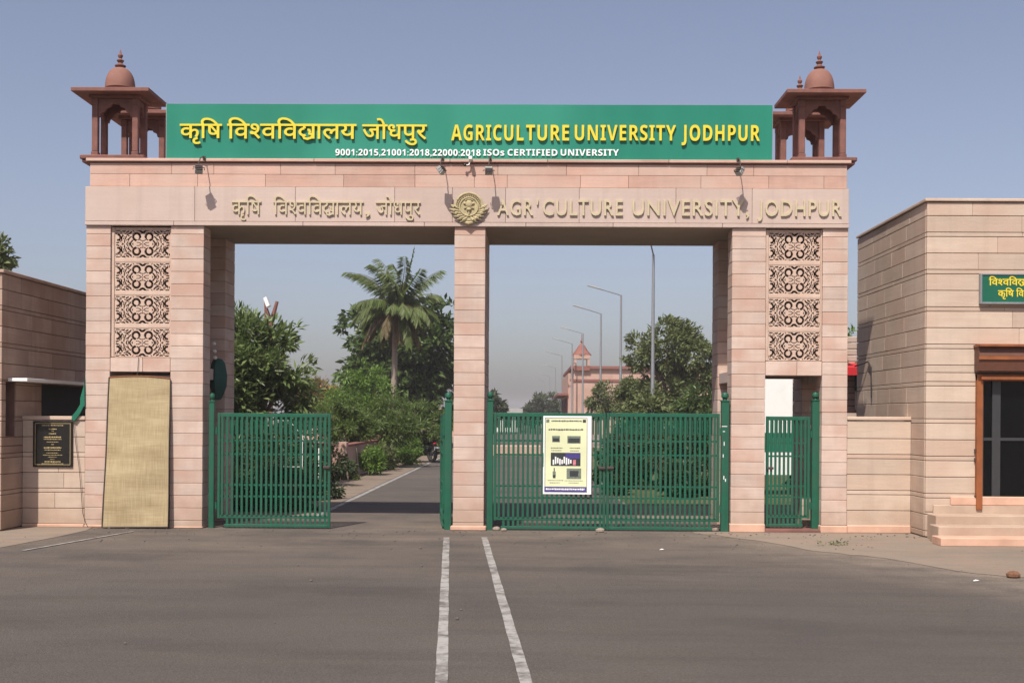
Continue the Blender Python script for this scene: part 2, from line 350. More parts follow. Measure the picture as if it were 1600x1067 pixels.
def ground_mat(name, c0, c1, c2, rough=.9, grain=.5, dust=None, s=1.0):
    """three-tone worn ground: large patches, medium blotches, fine grain"""
    m = bpy.data.materials.new(name); m.use_nodes = True; nt = m.node_tree; L = nt.links.new; bs = nt.nodes['Principled BSDF']
    bs.inputs['Roughness'].default_value = rough; bs.inputs['Specular IOR Level'].default_value = .25
    tc = _n(nt, 'ShaderNodeTexCoord'); V = tc.outputs['Object']
    def nz(scale, det=6, st=(1,1,1), ro=.6):
        mp = _n(nt, 'ShaderNodeMapping'); mp.inputs['Scale'].default_value = st; L(V, mp.inputs['Vector'])
        a = _n(nt, 'ShaderNodeTexNoise'); a.inputs['Scale'].default_value = scale; a.inputs['Detail'].default_value = det; a.inputs['Roughness'].default_value = ro; L(mp.outputs[0], a.inputs['Vector']); return a.outputs['Fac']
    def mr(x, a, b, c=0., d=1.):
        q = _n(nt, 'ShaderNodeMapRange'); q.inputs['From Min'].default_value = a; q.inputs['From Max'].default_value = b; q.inputs['To Min'].default_value = c; q.inputs['To Max'].default_value = d; L(x, q.inputs['Value']); return q.outputs[0]
    def mix(f, a, b):
        x = _n(nt, 'ShaderNodeMix', data_type='RGBA'); L(f, x.inputs[0])
        for i, q in ((6, a), (7, b)):
            if isinstance(q, tuple): x.inputs[i].default_value = (*q, 1)
            else: L(q, x.inputs[i])
        return x.outputs[2]
    big = mr(nz(.22*s, 5, (1, 1.0, 1)), .38, .64); med = mr(nz(1.1*s, 7, (.6, 1.6, 1)), .42, .70); 
    col = mix(big, c0, c1); col = mix(med, col, c2)
    if dust:
        sp = _n(nt, 'ShaderNodeSeparateXYZ'); L(V, sp.inputs[0])
        near = mr(sp.outputs[1], dust[1], dust[2])
        far = mr(sp.outputs[1], 16.9, 22, 1, .25)
        n5 = mr(nz(.8, 6), .3, .7)
        mu = _n(nt, 'ShaderNodeMath', operation='MULTIPLY'); L(near, mu.inputs[0]); L(n5, mu.inputs[1])
        mu2 = _n(nt, 'ShaderNodeMath', operation='MULTIPLY'); L(mu.outputs[0], mu2.inputs[0]); L(far, mu2.inputs[1])
        col = mix(mu2.outputs[0], col, dust[0])
        if len(dust) > 3:                              # dirt drifted along the pavement edges
            keep = _n(nt, 'ShaderNodeMath', operation='MULTIPLY'); L(mr(sp.outputs[0], 1.5, 3.5), keep.inputs[0]); L(mr(sp.outputs[1], 16.3, 16.6, 1, 0), keep.inputs[1])
            for (ax, ay, ac), wd in dust[3]:
                dp = _n(nt, 'ShaderNodeVectorMath', operation='DOT_PRODUCT'); L(V, dp.inputs[0]); dp.inputs[1].default_value = (ax, ay, 0)
                sh = mr(dp.outputs['Value'], ac - wd, ac + .1)
                a2 = _n(nt, 'ShaderNodeMath', operation='MULTIPLY'); L(sh, a2.inputs[0]); L(mr(nz(1.3, 7), .30, .62), a2.inputs[1])
                a3 = _n(nt, 'ShaderNodeMath', operation='MULTIPLY'); L(a2.outputs[0], a3.inputs[0]); L(keep.outputs[0], a3.inputs[1])
                col = mix(a3.outputs[0], col, dust[4])
    fine = nz(55, 4, ro=.75); v = _n(nt, 'ShaderNodeTexVoronoi'); v.inputs['Scale'].default_value = 70; L(V, v.inputs['Vector'])
    hs = _n(nt, 'ShaderNodeHueSaturation'); L(col, hs.inputs['Color']); L(mr(fine, .25, .75, 1-.30*grain, 1+.30*grain), hs.inputs['Value'])
    streaks = mr(nz(1.0, 7, (.30, 2.0, 1), .7), .48, .72, 0, .55); col = mix(streaks, col, tuple(x*.72 for x in c0))
    stain = mr(nz(.45, 5, (.7, 1.4, 1), .6), .55, .70, 0, .75); col = mix(stain, col, tuple(x*.78 for x in c0))
    pale = mr(nz(.9, 8, (.3, 1.5, 1), .75), .62, .78, 0, .6); col = mix(pale, col, tuple(min(1, x*1.35) for x in c1))
    wrp = _n(nt, 'ShaderNodeTexNoise'); wrp.inputs['Scale'].default_value = 1.7; wrp.inputs['Detail'].default_value = 5; L(V, wrp.inputs['Vector'])
    wm = _n(nt, 'ShaderNodeMix', data_type='VECTOR'); wm.inputs[0].default_value = .35; L(V, wm.inputs[4]); L(wrp.outputs['Color'], wm.inputs[5])
    ck = _n(nt, 'ShaderNodeTexVoronoi', feature='DISTANCE_TO_EDGE'); ck.inputs['Scale'].default_value = .75; L(wm.outputs[1], ck.inputs['Vector'])
    crack = _n(nt, 'ShaderNodeMath', operation='MULTIPLY'); L(mr(ck.outputs['Distance'], 0, .006, .28, 0), crack.inputs[0]); L(mr(nz(.35, 3), .47, .60), crack.inputs[1])
    if dust: col = mix(crack.outputs[0], col, tuple(x*.5 for x in c0))
    L(col, hs.inputs['Color'])
    spk = mr(nz(9, 2), .70, .74, 0, .35)
    L(mix(spk, hs.outputs[0], tuple(x*.55 for x in c0)), bs.inputs['Base Color'])
    ad = _n(nt, 'ShaderNodeMath', operation='ADD'); L(fine, ad.inputs[0]); L(v.outputs['Distance'], ad.inputs[1])
    bp = _n(nt, 'ShaderNodeBump'); bp.inputs['Strength'].default_value = .35*grain; bp.inputs['Distance'].default_value = .01; L(ad.outputs[0], bp.inputs['Height']); L(bp.outputs[0], bs.inputs['Normal'])
    return m
def _edge(p, q, wd):
    (x0, y0), (x1, y1) = ground(*p), ground(*q); nx, ny = (y0 - y1), (x1 - x0); l = math.hypot(nx, ny); nx /= l; ny /= l
    return ((nx, ny, nx*x0 + ny*y0), wd)
DRIFT = [_edge((1180, 846), (1600, 905), 1.6), _edge((1300, 862), (1600, 905), .7)]
M['asphalt'] = ground_mat('worn_asphalt', (.072,.0625,.0565), (.098,.084,.073), (.086,.072,.061), .92, 1.25, dust=((.165,.130,.102), 10.5, 16.2, DRIFT, (.205,.165,.130)))
M['step'] = mat('worn_step_stone', (.40,.30,.225), .85, .12, 4, island=.08, bump=.25, tint=(.33,.22,.16), tint_amt=.5, spec=.2)
M['soil'] = ground_mat('dusty_soil', (.19,.145,.110), (.24,.185,.14), (.16,.125,.095), .97, .7)
M['apron'] = ground_mat('dusty_concrete', (.225,.185,.145), (.185,.152,.12), (.25,.180,.135), .95, .5, s=2)
M['lawn'] = ground_mat('dry_lawn', (.075,.085,.035), (.11,.10,.05), (.05,.065,.025), .97, .9, s=3)
def line_mat():
    m = bpy.data.materials.new('worn_road_paint'); m.use_nodes = True; nt = m.node_tree; L = nt.links.new; bs = nt.nodes['Principled BSDF']
    bs.inputs['Roughness'].default_value = .8
    tc = _n(nt, 'ShaderNodeTexCoord'); a = _n(nt, 'ShaderNodeTexNoise'); a.inputs['Scale'].default_value = 4.5; a.inputs['Detail'].default_value = 8; a.inputs['Roughness'].default_value = .75; L(tc.outputs['Object'], a.inputs['Vector'])
    cr = _n(nt, 'ShaderNodeValToRGB'); e = cr.color_ramp.elements; e[0].position = .38; e[0].color = (.105,.092,.082,1); e[1].position = .56; e[1].color = (.31,.295,.275,1); L(a.outputs['Fac'], cr.inputs[0]); L(cr.outputs[0], bs.inputs['Base Color'])
    return m
M['line'] = line_mat()

# ================================================================ ground, road, markings (the setting)
def sheet(name, poly, z, m, kind='structure'):
    b = MB(); b.add([(x, y, z) for x, y in poly], [tuple(range(len(poly)))])
    o = b.build(name, m); o['kind'] = kind; return o
def rough_edge(pts, amp, seg=.25, seed=0):
    rnd = random.Random(seed); out = []
    for (x0, y0), (x1, y1) in zip(pts, pts[1:] + pts[:1]):
        n = max(1, int(math.hypot(x1-x0, y1-y0)/seg))
        for i in range(n):
            t = i/n; out.append((x0+(x1-x0)*t + (rnd.uniform(-amp, amp) if i else 0), y0+(y1-y0)*t + (rnd.uniform(-amp, amp) if i else 0)))
    return out
sheet('ground', [(-600,-120),(600,-120),(600,900),(-600,900)], 0, M['soil'])
sheet('road', [(-40,-30),(40,-30),(40,16.5),(4.35,16.5),(4.35,17.6),(1.75,18.6),(1.75,300),(-3.42,300),(-3.42,18.0),(-6.0,17.6),(-6.0,16.3),(-40,16.3)], .004, M['asphalt'])
FY = 16.40; BY = 18.00                      # front and back planes of the gateway
pl = [ground(*p) for p in ((-60,862),(0,856),(70,843),(135,829))]
sheet('left_pavement', rough_edge([(-9.5, pl[0][1])] + pl + [(-6.1,16.42),(-9.5,16.42)], .03, .3, 3), .008, M['apron'])
pr = [ground(*p) for p in ((1085,834),(1180,846),(1300,862),(1430,884),(1500,893),(1600,905),(1760,918))]
pr2 = []
for (x0, y0), (x1, y1) in zip(pr, pr[1:]):
    for i in range(12):
        t = i/12; x = x0+(x1-x0)*t; y = y0+(y1-y0)*t; pr2.append((x + .25*noise.noise((x*.9, y*.9, 2)), y + .38*noise.noise((x*.8, y*.8, 7)) + .16*noise.noise((x*3, y*3, 1))))
pr2.append(pr[-1])
sheet('right_pavement', rough_edge(pr2 + [(13,pr[-1][1]),(13,16.42),(pr[0][0],16.42)], .05, .3, 5), .008, M['apron'])
def stripe(name, a, b, wd, z=.009):
    (x0, y0), (x1, y1) = a, b; n = 40; dx, dy = x1-x0, y1-y0; l = math.hypot(dx, dy); nx, ny = -dy/l*wd/2, dx/l*wd/2
    rnd = random.Random(name); L_ = []; R_ = []
    for i in range(n+1):
        t = i/n; j = rnd.uniform(.90, 1.08); k = rnd.uniform(.90, 1.08)
        L_.append((x0+dx*t+nx*j, y0+dy*t+ny*j)); R_.append((x0+dx*t-nx*k, y0+dy*t-ny*k))
    b_ = MB()
    for i in range(n): b_.add([(*L_[i], z),(*R_[i], z),(*R_[i+1], z),(*L_[i+1], z)], [(0,1,2,3)])
    o = b_.build(name, M['line']); o['kind'] = 'structure'
stripe('lane_line', ground(684, 1240), ground(697.5, 840), .078)
stripe('lane_line', ground(872, 1240), ground(756.5, 840), .078)
stripe('road_edge_line', ground(36, 861), ground(208, 831), .05, .012)
stripe('road_edge_line', (-3.32, 18.3), (-3.32, 47), .10)
sheet('lawn', rough_edge([(1.9,21.5),(9,21.5),(9,60),(1.9,60)], .12, .5, 7), .006, M['lawn'])

# ================================================================ the gateway
BY = 18.15
ZS = gz(354.5, FY, 733); ZM = gz(294, FY, 733); ZT = gz(256.5, FY, 733)      # soffit, band joint, underside of coping
HC = .174                                                                    # course height
Z0C = gz(365.6, FY, 140) - 24*HC
gate = thing('gateway', 'pink sandstone university gateway with two openings under the long green signboard', 'gateway', (gx(733, FY), FY, 0))
def courses(z0, z1, h=HC, off=Z0C):
    zs = [z0] + [off + h*i for i in range(-2, 60) if z0 + .03 < off + h*i < z1 - .03] + [z1]
    return list(zip(zs, zs[1:]))
_rs = random.Random(11)
def pier(cl, co, x0, x1, y0, y1, z0, z1, g=.0048, inset=.010):
    co.box(x0+inset, x1-inset, y0+inset, y1-inset, z0, z1)
    for a, b in courses(z0, z1):
        j = _rs.uniform(-.0015, .0015)
        cl.box(x0+j, x1+j, y0+j, y1, a + g/2, b - g/2)
def row(cl, x0, x1, y0, y1, a, b, lens, g=.0055, jit=.0015):
    """one course of stones of given mean length"""
    x = x0
    while x < x1 - .02:
        e = min(x1, x + _rs.uniform(*lens))
        if x1 - e < lens[0]*.5: e = x1
        j = _rs.uniform(-jit, jit); cl.box(x + g/2, e - g/2, y0 + j, y1, a + g/2, b - g/2); x = e
PD = .36                                      # depth of a front pier
XL = [gx(p, FY, 600) for p in (133.5, 171.5, 266, 317)]
XR = [gx(p, FY, 600) for p in (1143, 1195.5, 1284.5, 1324)]
XM = [gx(p, FY, 600) for p in (709, 757)]
ZL0, ZL1 = gz(584, FY, 733), gz(561.5, FY, 733)                               # door lintel
def solo(x0, x1, y0, y1):
    a, b = MB(), MB(); pier(a, b, x0, x1, y0, y1, 0, ZS)
    o = a.build('pier_cladding', M['stone'], gate, bevel=.004); b.build('pier_core', M['joint'], gate)
for X in (XL, XR):
    for a, b in ((0, 1), (2, 3)):
        solo(X[a], X[b], FY, FY + PD); solo(X[a], X[b], BY - .55, BY)
    cl, co = MB(), MB()
    # lintels over the wicket door, front and back
    row(cl, X[1] + .003, X[2] - .003, FY + .004, FY + .30, ZL0, ZL1, (.4, .55)); co.box(X[1], X[2], FY + .012, FY + .29, ZL0 + .012, ZL1 - .004)
    cl.build('door_lintel_cladding', M['stone'], gate, bevel=.004); co.build('lintel_core', M['joint'], gate)
    MB().box(X[1], X[2], BY - .40, BY - .30, ZL0, ZS).build('rear_core', M['joint'], gate)
solo(XM[0], XM[1], FY, BY)
# inner faces of the tower tied by a low lintel on each side
for X in (XL, XR):
    for k, xx in ((0, X[0] + .02), (2, X[3] - .27)):
        b = MB().box(xx, xx + .25, FY + PD + .002, BY - .552, ZL0 - .09, ZL0 + .07); b.build('side_lintel', M['stone_pale'], gate, bevel=.006)
for X in (XL, XR): MB().box(X[1]+.01, X[2]-.01, BY-.46, BY-.402, ZL0+.02, ZS).build('rear_panel', M['stone_pale'], gate)
for xa, xb in ((XL[0] + .10, XL[0] + .16), (XL[2] + .10, XL[2] + .16), (XR[1] - .16, XR[1] - .10), (XR[2] + .10, XR[2] + .16)):
    MB().box(xa, xb, FY + PD + .001, BY - .551, ZL0 + .072, ZS - .002).build('side_panel', M['soffit'], gate)
# beam: plaster core, pale slabs below, two red courses above, coping
MB().box(XL[0] + .05, XR[3] - .05, FY + .03, BY, ZS, ZT + .02).build('beam', M['soffit'], gate)
cl = MB(); co2 = MB()
xs = [XL[0] - .012] + [gx(p, FY, 320) for p in (305, 462, 617, 707, 790, 905, 1056, 1175)] + [XR[3] + .004]
for x0, x1 in zip(xs, xs[1:]):
    j = _rs.uniform(-.002, .002); cl.box(x0 + .002, x1 - .002, FY - .022 + j, FY + .055, ZS + .058, ZM)
cl.build('beam_slab_cladding', M['stone_pale'], gate, bevel=.004)
cl = MB(); row(cl, XL[0] - .014, XR[3] + .006, FY - .035, FY + .055, ZS - .004, ZS + .054, (1.2, 1.9), jit=.001)
cl.build('lip_moulding', M['stone_pale'], gate, bevel=.004)
cl = MB(); zc = (ZM + ZT)/2 + .01
x0, x1 = XL[0] + .045, XR[3] - .02
row(cl, x0, x1, FY - .004, FY + .06, ZM + .004, zc, (.45, 1.25), g=.0035); row(cl, x0, x1, FY - .004, FY + .06, zc, ZT, (.5, 1.2), g=.0035)
cl.build('upper_band_cladding', M['stone_red'], gate, bevel=.004)
MB().box(x0+.012, x1-.012, FY+.02, FY+.5, ZS+.02, ZT).build('beam_core', M['joint'], gate)
cl = MB(); row(cl, XL[0] + .0, XR[3] + .03, FY - .045, FY + .35, ZT + .014, ZT + .062, (1.3, 2.0))
cl.build('coping', M['stone_red'], gate, bevel=.006)
MB().box(XL[0] + .03, XR[3] - .01, FY - .012, BY + .05, ZT, ZT + .013).build('drip_moulding', M['redstone'], gate)
MB().box(XL[0] + .03, XR[3] - .01, FY + .352, BY + .06, ZT + .014, ZT + .05).build('roof_slab', M['stone_pale'], gate)
# painted plinths
def plinth(x0, x1, y0, y1, h, e=.012):
    rough = _rs.uniform(-.01, .01)
    MB().box(x0 - e, x1 + e, y0 - e, y1 + e, .002, h + rough).build('plinth', M['plinth'], gate, bevel=.012)
plinth(XM[0], XM[1], FY, BY, .06, .035); plinth(XR[0], XR[1], FY, FY + PD, .13); plinth(XR[2], XR[3], FY, FY + PD, .11)
plinth(XL[0], XL[1], FY, FY + PD, .04, .008); plinth(XL[2], XL[3], FY, FY + PD, .04, .008)
MB().box(XR[1] + .013, XR[2] - .013, FY - .02, FY + .5, .002, .05).build('door_sill', M['redstone'], gate, bevel=.008)

# ---- pierced stone screens: pattern cut out of a slab, thickness kept
def jali_mesh(W, H, t, nx=150, ny=76):
    xs = (np.arange(nx) + .5)/nx*W - W/2; ys = (np.arange(ny) + .5)/ny*H - H/2
    X, Y = np.meshgrid(np.abs(xs), ys); 
    S = W/.80; X = X/S; Y = np.abs(Y)/S
    hole = np.zeros_like(X, bool)
    def cut(pts, w):
        nonlocal hole
        d = np.full(X.shape, 9.0)
        for (ax, ay), (bx, by) in zip(pts, pts[1:]):
            dx, dy = bx-ax, by-ay; q = dx*dx + dy*dy + 1e-12
            t_ = np.clip(((X-ax)*dx + (Y-ay)*dy)/q, 0, 1)
            d = np.minimum(d, np.hypot(X-ax-t_*dx, Y-ay-t_*dy))
        hole |= d < w/2
    def arc(cx, cy, r, a0, a1, n=14, r2=None):
        r2 = r if r2 is None else r2
        return [(cx + (r+(r2-r)*i/n)*math.cos(R(a0+(a1-a0)*i/n)), cy + (r+(r2-r)*i/n)*math.sin(R(a0+(a1-a0)*i/n))) for i in range(n+1)]
    cut(arc(.090, .104, .050, -75, 195), .034)                  # the four big curls round the centre
    cut(arc(.088, .102, .047, 195, 250), .016)
    cut([(.052, .070), (.030, .052), (.0, .046)], .013)          # heart outline
    cut([(.018, .0), (.050, .020), (.085, .022)], .012)
    cut(arc(.0, .205, .040, 180, 360), .032)                     # notch at the top middle
    cut([(.0, .012), (.0, .026)], .010)
    cut([(.150, .050), (.170, .022), (.180, .0)], .024)          # leaf sprays
    cut([(.170, .105), (.196, .080), (.206, .050)], .020)
    cut([(.165, .175), (.185, .150), (.222, .135)], .022)
    cut([(.205, .180), (.235, .165)], .020); cut([(.262, .178), (.292, .182)], .020); cut([(.335, .188), (.378, .188)], .016)
    cut([(.235, .105), (.258, .064), (.264, .02)], .018); cut([(.215, .030), (.232, .0)], .016)
    cut(arc(.365, .085, .052, 100, 262, r2=.030), .029)           # edge hooks
    cut([(.290, .125), (.306, .085), (.305, .045)], .022); cut([(.278, .0), (.300, .012)], .014)
    cut([(.345, .020), (.372, .018)], .022); cut([(.300, .150), (.332, .150)], .013); cut([(.380, .140), (.385, .165)], .014)
    for q in ([(.125, .178), (.140, .192)], [(.235, .135), (.262, .150)], [(.190, .115), (.212, .118)], [(.270, .095), (.276, .072)], [(.215, .070), (.236, .050)], [(.322, .105), (.330, .075)],
              [(.322, .030), (.330, .048)], [(.345, .125), (.362, .165)], [(.060, .190), (.085, .190)], [(.140, .010), (.150, .0)], [(.195, .025), (.200, .0)], [(.250, .190), (.258, .190)], [(.305, .168), (.322, .176)]):
        cut(q, .013)
    cut(arc(.255, .135, .030, 200, 330), .009); cut(arc(.212, .160, .020, -20, 120), .009)
    solid = ~hole
    solid[[0, 1, -1, -2], :] = True; solid[:, [0, 1, -1, -2]] = True
    mb = MB(); dx, dy = W/nx, H/ny
    vid = {}
    def V(i, j, k):
        q = (i, j, k)
        if q not in vid: vid[q] = len(mb.v); mb.v.append((i*dx - W/2, (-t/2, t/2)[k], j*dy - H/2))
        return vid[q]
    for j in range(ny):
        i = 0
        while i < nx:
            if not solid[j, i]: i += 1; continue
            mb.f.append((V(i,j,0), V(i+1,j,0), V(i+1,j+1,0), V(i,j+1,0))); mb.f.append((V(i,j,1), V(i,j+1,1), V(i+1,j+1,1), V(i+1,j,1)))
            if i+1 < nx and not solid[j, i+1]: mb.f.append((V(i+1,j,0), V(i+1,j,1), V(i+1,j+1,1), V(i+1,j+1,0)))
            if i > 0 and not solid[j, i-1]: mb.f.append((V(i,j,0), V(i,j+1,0), V(i,j+1,1), V(i,j,1)))
            if j+1 < ny and not solid[j+1, i]: mb.f.append((V(i,j+1,0), V(i+1,j+1,0), V(i+1,j+1,1), V(i,j+1,1)))
            if j > 0 and not solid[j-1, i]: mb.f.append((V(i,j,0), V(i,j,1), V(i+1,j,1), V(i+1,j,0)))
            i += 1
    return mb
first = None
for X in (XL, XR):
    x0, x1 = X[1] + .045, X[2] - .02; W = x1 - x0
    zb, zt = ZL1 + .008, ZS - .02; n = 4; hb = .055; H = (zt - zb - (n-1)*hb - .03)/n
    fr = MB(); yj = FY + .075
    for k in range(n - 1): z = zb + (k+1)*H + k*hb; fr.box(x0, x1, yj - .035, yj + .035, z + .001, z + hb - .001)
    fr.box(X[1] + .002, x0 - .001, yj - .045, yj + .05, zb, zt); fr.box(x1 + .001, X[2] - .002, yj - .045, yj + .05, zb, zt)
    fr.box(x0, x1, yj - .035, yj + .035, zb + n*H + (n-1)*hb + .001, zt)
    fr.build('screen_frame', M['jali'], gate, bevel=.004)
    for k in range(n):
        if first is None:
            first = jali_mesh(W, H, .06).build('stone_lattice', M['jali'], gate, loc=(0,0,0)); o = first; w0 = W
        else:
            o = first.copy(); COL.objects.link(o); o.parent = gate
        o.scale = (W/w0, 1, 1)
        o.location = Vector(((x0+x1)/2, yj, zb + k*(H+hb) + H/2)) - gate.location

# ---- raised cream letters and emblem on the beam
yL = FY - .022
def letters(seq, px0, px1, pyb, pyt, y, depth, m, bold, parent, name='lettering', track=0.):
    pm = (px0+px1)/2; Y = y - depth/2
    vs, fs = lettering(seq, gx(px0, Y, pyb), gx(px1, Y, pyb), gz(pyb, Y, pm), gz(pyt, Y, pm), y, depth, bold, track)
    b = MB(); b.v = vs; b.f = fs
    me = bpy.data.meshes.new(name); me.from_pydata(vs, [], fs); me.materials.append(m)
    bm = bmesh.new(); bm.from_mesh(me); bmesh.ops.recalc_face_normals(bm, faces=bm.faces); bm.to_mesh(me); bm.free()
    o = bpy.data.objects.new(name, me); COL.objects.link(o); put(o, parent)
    return o
letters(HINDI_AGRI, 362, 408, 335.5, 314.5, yL, .026, M['cream_letter'], .001, gate)
letters(HINDI_UNI, 427, 568, 335.8, 315, yL, .026, M['cream_letter'], .001, gate)
letters([','], 571, 578, 335.8, 312, yL, .03, M['cream_letter'], .001, gate)
letters(HINDI_JODH, 587, 657, 336, 315.5, yL, .026, M['cream_letter'], .001, gate)
letters(list('AGR'), 777, 833, 336.5, 311.5, yL, .026, M['cream_letter'], .008, gate, track=.06)
letters(["'"], 838, 841, 336.5, 311.5, yL, .03, M['cream_letter'], .008, gate)
letters(list('CULTURE'), 848, 973, 336.8, 311.5, yL, .026, M['cream_letter'], .008, gate, track=.06)
letters(list('UNIVERSITY,'), 988, 1170, 337.2, 311.8, yL, .026, M['cream_letter'], .008, gate, track=.06)
letters(list('JODHPUR'), 1184, 1315, 338, 312.5, yL, .026, M['cream_letter'], .008, gate, track=.06)
ex, ez = gx(733, FY, 325), gz(324, FY, 733)
em = thing('emblem', 'round gilt relief emblem with grain sheaf ring above the middle pillar', 'emblem', (ex, yL, ez))
b = MB()
def ringf(b, r, t, y, n=40, a0=0, a1=360):
    b.tube([(r*math.cos(R(a0+(a1-a0)*i/n)), y, r*math.sin(R(a0+(a1-a0)*i/n))) for i in range(n+1)], t, 8)
b.prism([(.185*math.cos(2*math.pi*i/40), .185*math.sin(2*math.pi*i/40)) for i in range(40)], 'y', -.0, -.022)
b.build('disc', M['emblem'], em, loc=(0,0,0))
b = MB(); ringf(b, .188, .016, -.022); b.build('outer_ring', M['emblem'], em, smooth=True, loc=(0,0,0))
b = MB(); ringf(b, .128, .011, -.026); b.build('inner_ring', M['emblem'], em, smooth=True, loc=(0,0,0))
b = MB()
for k in range(22):
    a = R(-20 + k*10); b.ball((.158*math.cos(a), -.028, .158*math.sin(a)), (.010, .014, .010), 8)
b.build('raised_dot', M['emblem'], em, smooth=True, loc=(0,0,0))
b = MB()
b.ball((0, -.025, .035), (.052, .03, .062), 12); b.ball((-.055, -.025, .045), (.026, .02, .02), 10); b.ball((.055, -.025, .045), (.026, .02, .02), 10)
b.ball((0, -.03, -.04), (.038, .026, .026), 10); b.tube([(-.07,-.03,-.02),(0,-.035,-.01),(.07,-.03,-.02)], .010, 6)
b.tube([(-.055,-.03,.09),(0,-.035,.105),(.055,-.03,.09)], .009, 6); b.tube([(0,-.03,-.06),(0,-.03,-.11)], .012, 6)
b.build('relief_figure', M['emblem'], em, smooth=True, loc=(0,0,0))
b = MB()
for s in (-1, 1):
    for k in range(6):
        a = R(-90 + s*(10 + k*14)); r0, r1 = .150, .250
        c = Vector((math.cos(a), 0, math.sin(a))); tn = Vector((-math.sin(a), 0, math.cos(a)))*s
        p = c*r0; q = c*(r1 + (.012 if k > 3 else -.01)) + tn*.085
        m_ = (p+q)/2
        b.tube([p + Vector((0,-.02,0)), m_ + Vector((0,-.050,0)) - tn*.012, q + Vector((0,-.035,0))], [.012, .024, .003], 6)
b.tube([(-.10,-.02,-.205),(0,-.04,-.235),(.10,-.02,-.205)], [.012,.03,.012], 8)
b.build('leaf_wreath', M['emblem'], em, smooth=True, loc=(0,0,0))

# ---- four carved kiosks on the roof corners
def chhatri(cx, cy, z):
    base = thing('chhatri', None, None); base.location = Vector((cx, cy, z)) - gate.location; base.parent = gate
    del_ = [k for k in base.keys()]
    b = MB(); b.box(-.43, .43, -.30, .30, 0, .045); b.box(-.455, .455, -.325, .325, .045, .105); b.build('base_plate', M['redstone'], base, bevel=.012, loc=(0,0,0))
    zc0, zc1 = .105, .865
    for sx in (-1, 1):
        for sy in (-1, 1):
            x, y = sx*.285, sy*.17; b = MB()
            b.box(x-.050, x+.050, y-.050, y+.050, zc0, zc0+.07); b.box(x-.042, x+.042, y-.042, y+.042, zc0+.07, zc1-.03); b.box(x-.046, x+.046, y-.046, y+.046, zc1-.03, zc1+.06)
            b.build('column', M['redstone'], base, bevel=.008, loc=(0,0,0))
    def arch(w, zlo, zhi):
        h = w/2; pts = [(-h, zhi), (-h, zlo), (-h+.02, zlo)]
        cusps = [(-h+.03, zlo+.005, -h*.62, zlo+.075), (-h*.62, zlo+.075, -h*.28, zlo+.145), (-h*.28, zlo+.145, 0, zlo+.185)]
        left = []
        for x0, z0, x1, z1 in cusps:
            for i in range(6):
                t = i/5; bul = math.sin(math.pi*t)*.022
                dx, dz = x1-x0, z1-z0; l = math.hypot(dx, dz)
                left.append((x0+dx*t - dz/l*bul, z0+dz*t + dx/l*bul))
        right = [(-x, zz) for x, zz in reversed(left)]
        return pts + left + right + [(h-.02, zlo), (h, zlo), (h, zhi)]
    a1 = arch(.57-.08, zc1-.20, zc1+.055)
    a2 = arch(.34-.08, zc1-.20, zc1+.055)
    for sy in (-1, 1): MB().prism(a1, 'y', sy*.17-.022, sy*.17+.022).build('arch', M['redstone'], base, loc=(0,0,0))
    for sx in (-1, 1): MB().prism(a2, 'x', sx*.285-.022, sx*.285+.022).build('arch', M['redstone'], base, loc=(0,0,0))
    b = MB(); b.box(-.36, .36, -.245, .245, zc1+.06, zc1+.105); b.build('entablature', M['redstone'], base, bevel=.006, loc=(0,0,0))
    # sloping eave slab
    z1 = zc1 + .105; b = MB()
    e, f = (.545, .425), (.33, .22)
    vs = []
    for (hx, hy), zz in ((e, z1-.005), (e, z1+.05), (f, z1+.075), (f, z1+.0)):
        vs += [(-hx,-hy,zz),(hx,-hy,zz),(hx,hy,zz),(-hx,hy,zz)]
    fs = []
    for k in range(3):
        for i in range(4): fs.append((k*4+i, k*4+(i+1) % 4, (k+1)*4+(i+1) % 4, (k+1)*4+i))
    fs += [(8,9,10,11)] + [(i, 12+i, 12+(i+1) % 4, (i+1) % 4) for i in range(4)] + [(15,14,13,12)]
    b.add(vs, fs); b.build('roof', M['redstone'], base, bevel=.006, loc=(0,0,0))
    z2 = z1 + .07; b = MB()
    prof = [(.20,0),(.205,.03),(.185,.045),(.192,.06)] + [(.195*math.cos(t)**.75 + .012, .07+.30*math.sin(t)) for t in [math.pi/2*i/12 for i in range(12)]] + [(.05,.372),(.058,.38),(.05,.392),(.0,.394)]
    b.lathe(prof, 0, 0, z2, 32, lambda a: 1 + .012*abs(math.sin(6*a))); b.build('dome', M['domestone'], base, smooth=True, loc=(0,0,0))
    b = MB(); b.lathe([(.0,.385),(.075,.388),(.078,.402),(.045,.415),(.03,.44),(.045,.46),(.052,.475),(.03,.49),(.018,.505),(.034,.53),(.036,.55),(.016,.575),(.012,.60),(.0,.645)], 0, 0, z2, 16)
    b.build('finial', M['redstone'], base, smooth=True, loc=(0,0,0))
    return base
zb = ZT + .002
c0 = chhatri(gx(187, FY+.28, 250), FY + .285, zb)
def dup_part(p, cx, cy, z):
    c = copy_tree(p, gate); c.location = Vector((cx, cy, z)) - gate.location; return c
xl, xr = gx(187, FY+.28, 250), gx(1279.5, FY+.28, 250)
dup_part(c0, xr, FY + .285, zb); cb = dup_part(c0, xl + .0, 17.88, zb); dup_part(c0, xr + .0, 17.88, zb)
for ch in list(cb.children):
    if ch.name.startswith('finial'): bpy.data.objects.remove(ch)           # the rear one has lost its finial

